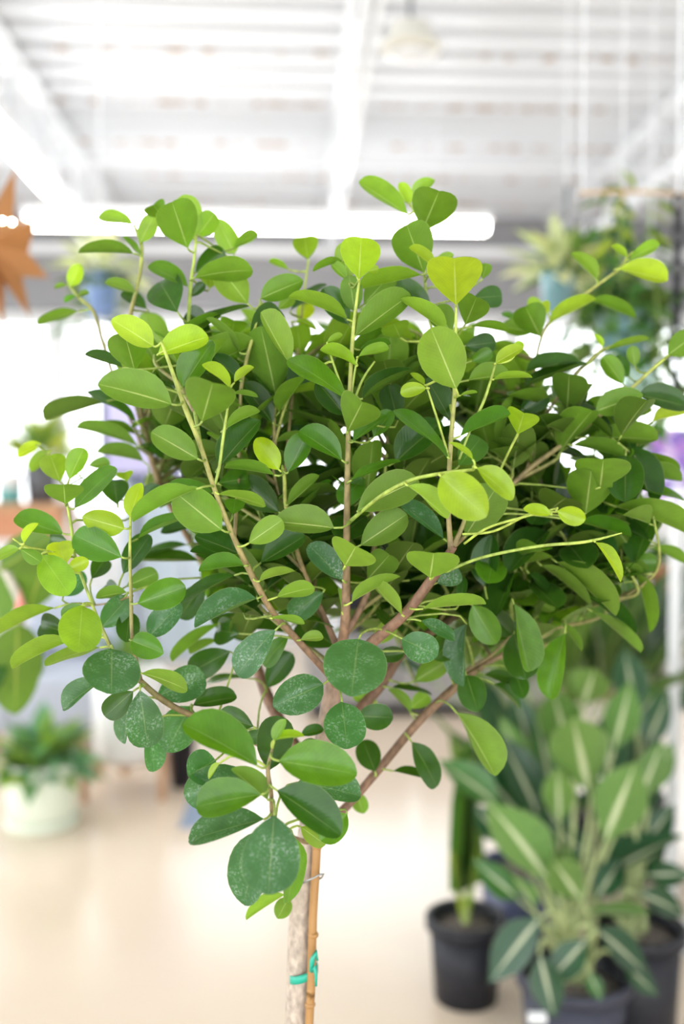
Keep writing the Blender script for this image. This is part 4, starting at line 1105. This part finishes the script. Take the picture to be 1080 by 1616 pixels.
# --- rubber plant, far left
rb = Vector((P(-190, 1100, 1.78).x, P(-190, 1100, 1.78).y, 0))
rub = thing('rubber_plant', 'rubber plant with big broad leaves and a pale stem at the left edge', 'potted plant', rb)
nursery_pot(rb, .13, .26, rub, M_WPOT)
stm = [rb + Vector((0, 0, .22)), P(-150, 1240, 1.76), P(-70, 1090, 1.72), P(5, 1010, 1.68), P(34, 962, 1.66), P(0, 885, 1.66), P(-40, 820, 1.68)]
stalk(rub, stm, (.012, .007), (.45, .42, .33, 1), 'trunk', 9)
MB().lathe([(0, -.012), (.008, -.008), (.009, 0), (.005, .012), (0, .03)], P(32, 956, 1.655), 12).build('leaf_sheath', mat('pink_sheath', (.70, .25, .20), .5), rub, smooth=True)
for bx, by, tx, ty, w, f, c, dd in [(28, 985, 22, 1118, 84, 'u', 'l', -.03), (45, 965, 78, 860, 74, 'u', 'l', 0.03), (0, 900, 85, 845, 60, 'u', 'm', -.02), (-20, 1000, -40, 1110, 80, 't', 'm', .05), (0, 990, -30, 850, 70, 'u', 'l', .1),
                                    (-30, 840, -60, 740, 70, 'u', 'l', 0), (-20, 1080, 50, 1095, 30, 't', 'm', .1), (40, 1000, 62, 1070, 26, 'u', 'l', .06)]:
    Bp, T, a, n, L, Wd = leaf_frame(bx, by, tx, ty, w, f, 1.67 + dd, .55)
    place_leaf('leaf', random.choice(RUBL), leaf_matrix(Bp, a, n, L, Wd), rub, jit({'l': (.055, .15, .008, 1), 'm': (.03, .10, .012, 1)}[c], .1))
    nb = min([Vector(p) for p in spline([tuple(p) for p in stm], 5)], key=lambda p: (p - Bp).length)
    stalk(rub, [nb, nb.lerp(Bp, .5) + Vector((0, 0, .01)), Bp], (.003, .0025), (.40, .40, .15, 1), 'petiole', 6)

# --- pale pot with bushy plant on the floor at left
q = FP(66, 1300); q.z = 0
dq = proj(q)[2]
M_PALE = mat('pale_mint_glaze', (.76, .80, .66), .25)
o = thing('potted_fern', 'bushy blue-green plant in a pale mint cylinder pot on the floor at left', 'potted plant', q)
r_ = 57 * dq / FPX
MB().lathe([(0, 0), (r_ * 1.02, 0), (r_ * 1.04, .035), (r_ * .98, .035), (0, .03)], q, 32).build('saucer', M_PALE, o, smooth=True)
MB().lathe([(0, .03), (r_ * .9, .03), (r_ * .97, .06), (r_, .235), (r_ * .97, .24), (r_ * .92, .235), (r_ * .9, .20), (0, .20)], q, 32).build('pot', M_PALE, o, smooth=True)
rosette(o, q + Vector((0, 0, .2)), PLANTL, 70, .18, 1.5, [(.06, .22, .12, 1), (.05, .16, .05, 1), (.12, .28, .16, 1), (.20, .34, .07, 1)], .40, .18, 61, rad=.003, up0=.15, petl=.35)

# --- white planter on a wooden stand
q = FP(205, 1245); q.z = 0
dq = proj(q)[2]
o = thing('planter_stand', 'light wooden four-legged plant stand on the floor behind the mint pot', 'plant stand', q)
s_ = .15
for sx1 in (-1, 1):
    for sy1 in (-1, 1):
        MB().box((q.x + sx1 * s_ - .014, q.y + sy1 * s_ - .014, 0), (q.x + sx1 * s_ + .014, q.y + sy1 * s_ + .014, .24)).build('leg', M_WOOD, o)
MB().box((q.x - s_, q.y - .012, .10), (q.x + s_, q.y + .012, .13)).build('cross_bar', M_WOOD, o)
MB().box((q.x - .012, q.y - s_, .10), (q.x + .012, q.y + s_, .13)).build('cross_bar', M_WOOD, o)
o = thing('white_planter', 'tall white cylinder planter resting in the wooden stand', 'planter', (q.x, q.y, .13))
MB().lathe([(0, .0), (.118, .0), (.140, .03), (.143, .36), (.136, .365), (.128, .36), (.12, .31), (0, .31)], (q.x, q.y, .13), 32).build('planter', M_WPOT, o, smooth=True)
MB().lathe([(.123, .312), (.05, .32), (0, .322)], (q.x, q.y, .13), 20).build('soil', M_SOIL, o)
rosette(o, Vector((q.x, q.y, .45)), PLANTL, 14, .16, .7, [GRN['m'], GRN['l']], .3, .2, 71, rad=.003, up0=.6, petl=.6)

# --- grey armchair-like bench behind
q = FP(110, 1190); q.z = 0
M_CLOTH = mat('blue_grey_cloth', (.42, .46, .54), .9, .2, 40, (.48, .52, .60), bump=.1)
M_CLOTHD = mat('dark_grey_cloth', (.16, .16, .20), .9)
o = thing('armchair', 'blue-grey upholstered armchair standing behind the mint pot', 'armchair', q)
MB().box((q.x - .30, q.y, .12), (q.x + .24, q.y + .55, .36)).build('seat', M_CLOTH, o, bevel=.04)
MB().box((q.x - .30, q.y + .45, .36), (q.x + .24, q.y + .58, .68)).build('backrest', M_CLOTH, o, bevel=.04)
for x in (q.x - .38, q.x + .21): MB().box((x, q.y - .02, .10), (x + .11, q.y + .56, .50)).build('armrest', M_CLOTHD if x > q.x else M_CLOTH, o, bevel=.03)
for x in (q.x - .34, q.x + .26):
    for y in (q.y + .04, q.y + .48): MB().tube([(x, y, 0), (x, y, .12)], .015, 8).build('leg', M_WOOD, o)
# --- black bin and blue mat
q = FP(288, 1240); q.z = 0
o = thing('black_bin', 'narrow black bin standing on the floor left of the trunk', 'bin', q)
MB().lathe([(0, 0), (.045, 0), (.055, .22), (.058, .22), (.058, .24), (.05, .24), (.045, .03), (0, .03)], q, 24).build('body', M_BLACKP, o, smooth=True)
MB().tube([q + Vector((-.05, 0, .235)), q + Vector((-.03, -.03, .26)), q + Vector((.03, -.03, .26)), q + Vector((.05, 0, .235))], .004, 6).build('handle', M_IRON, o)
a_, b2_, c_, d_ = FP(283, 1308), FP(330, 1306), FP(338, 1262), FP(298, 1264)
mb = MB()
vs = [Vector((p.x, p.y, .0)) for p in (a_, b2_, c_, d_)] + [Vector((p.x, p.y, .01)) for p in (a_, b2_, c_, d_)]
mb.add(vs, [(3, 2, 1, 0), (4, 5, 6, 7), (0, 1, 5, 4), (1, 2, 6, 5), (2, 3, 7, 6), (3, 0, 4, 7)])
tag(mb.build('floor_mat', mat('slate_blue_mat', (.24, .30, .40), .9)), 'small slate blue mat lying on the floor left of the trunk', 'mat')

# --- wooden shelf unit at left with plants on it
sx0 = P(20, 795, 5.25)
shx, shy, shz = sx0.x, sx0.y, sx0.z
o = thing('shelf_unit', 'orange-brown wooden shelf unit at the left edge', 'shelf', (shx - .2, shy + .15, 0))
for z in (.30, .72, shz):
    MB().box((shx - .55, shy, z - .05), (shx + .27, shy + .32, z)).build('shelf_board', M_WOOD, o)
for x in (shx - .55, shx + .24):
    for y in (shy, shy + .29): MB().box((x, y, 0), (x + .03, y + .03, shz - .03)).build('post', M_WOOD, o)
MB().box((shx - .52, shy + .005, shz - .19), (shx + .24, shy + .02, shz - .05)).build('apron_board', M_TERRA, o)
c = Vector((shx + .11, shy + .16, shz))
o = thing('potted_plant', 'yellow-green leafy plant in a dark grey pot on the wooden shelf', 'potted plant', c)
MB().lathe([(0, 0), (.075, 0), (.095, .23), (.085, .23), (.075, .19), (0, .19)], c, 24).build('pot', mat('charcoal_pot', (.10, .10, .11), .5), o, smooth=True)
rosette(o, c + Vector((0, 0, .2)), PLANTL, 44, .22, .8, [GRN['y'], GRN['l'], (.35, .42, .12, 1)], .30, .2, 81, rad=.002, up0=.3, petl=.45)
c = Vector((shx - .04, shy + .10, shz))
o = thing('mug', 'white and teal striped mug on the wooden shelf beside the charcoal pot', 'mug', c)
MB().lathe([(0, 0), (.062, 0), (.065, .08)], c, 24).build('lower_band', mat('teal_glaze', (.12, .34, .32), .3), o, smooth=True)
MB().lathe([(.065, .08), (.065, .16), (.058, .16), (.056, .08), (0, .078)], c, 24).build('upper_band', M_WPOT, o, smooth=True)
MB().tube([c + Vector((-.06, 0, .12)), c + Vector((-.09, 0, .11)), c + Vector((-.09, 0, .06)), c + Vector((-.06, 0, .05))], .005, 6).build('handle', M_WPOT, o, smooth=True)

# --- hanging plant, upper left, blue pot
hc = P(160, 470, 3.1)
o = thing('hanging_plant', 'pale yellow-leaved plant in a hanging blue pot at upper left', 'hanging plant', hc)
MB().lathe([(0, -.06), (.04, -.06), (.058, .05), (.06, .07), (.052, .07), (.05, .05), (0, .05)], hc, 24).build('pot', mat('blue_glazed_pot', (.20, .30, .55), .25), o, smooth=True)
rosette(o, hc + Vector((0, 0, .06)), VARIL, 22, .14, 1.1, [(.70, .74, .40, 1), (.55, .64, .2, 1)], .28, .25, 91, rad=.002, up0=.15, petl=.4)
for k in range(7):
    az = k * .9
    e = Vector((math.cos(az), math.sin(az), 0))
    vine(o, [hc + e * .05 + Vector((0, 0, .06)), hc + e * .09 + Vector((0, 0, .05)), hc + e * .10 + Vector((0, 0, -.12))], 8, PLANTL, .07, [GRN['d'], GRN['m']], 500 + k, .4)
for a in (0.4, 2.5, 4.6):
    MB().tube([hc + Vector((math.cos(a) * .058, math.sin(a) * .058, .065)), hc + Vector((0, 0, .35))], .0018, 5).build('cord', M_STEEL, o)
MB().tube([hc + Vector((0, 0, .35)), (hc.x, hc.y, ROOM_H)], .003, 5).build('cord', M_STEEL, o)

# --- display screen and light-blue cabinet behind the left of the crown
c = P(215, 690, 5.9)
o = thing('display_screen', 'lavender display screen with a dark frame behind the left of the crown', 'screen', (c.x, c.y, 0))
MB().box((c.x - .22, c.y, c.z - .26), (c.x + .28, c.y + .03, c.z + .36)).build('frame', mat('dark_navy_frame', (.03, .04, .09), .4), o)
MB().box((c.x - .175, c.y - .004, c.z - .215), (c.x + .24, c.y, c.z + .315)).build('panel', mat('lavender_panel', (.45, .42, .66), .3), o)
MB().tube([(c.x, c.y + .03, 0.02), (c.x, c.y + .03, c.z - .18)], .02, 8).build('stand', M_IRON, o)
MB().box((c.x - .18, c.y - .12, 0), (c.x + .18, c.y + .18, .02)).build('stand_base', M_IRON, o)
c = P(270, 900, 6.35)
o = thing('side_cabinet', 'pale blue cabinet standing behind the left of the crown', 'cabinet', (c.x, c.y, 0))
MB().box((c.x - .30, c.y, .08), (c.x + .45, c.y + .4, 1.22)).build('body', mat('pale_blue_paint', (.50, .60, .70), .4), o)
for k in range(2):
    x = c.x - .29 + k * .37
    dr = MB().box((x, c.y - .018, .10), (x + .36, c.y, 1.20)).build('door', mat('pale_blue_door', (.54, .64, .73), .35), o)
    MB().tube([(x + (.33 if k == 0 else .03), c.y - .03, .6), (x + (.33 if k == 0 else .03), c.y - .03, .72)], .006, 6).build('handle', M_STEEL, dr)
MB().box((c.x - .28, c.y + .02, 0), (c.x + .43, c.y + .38, .08)).build('plinth', M_WHITE, o)
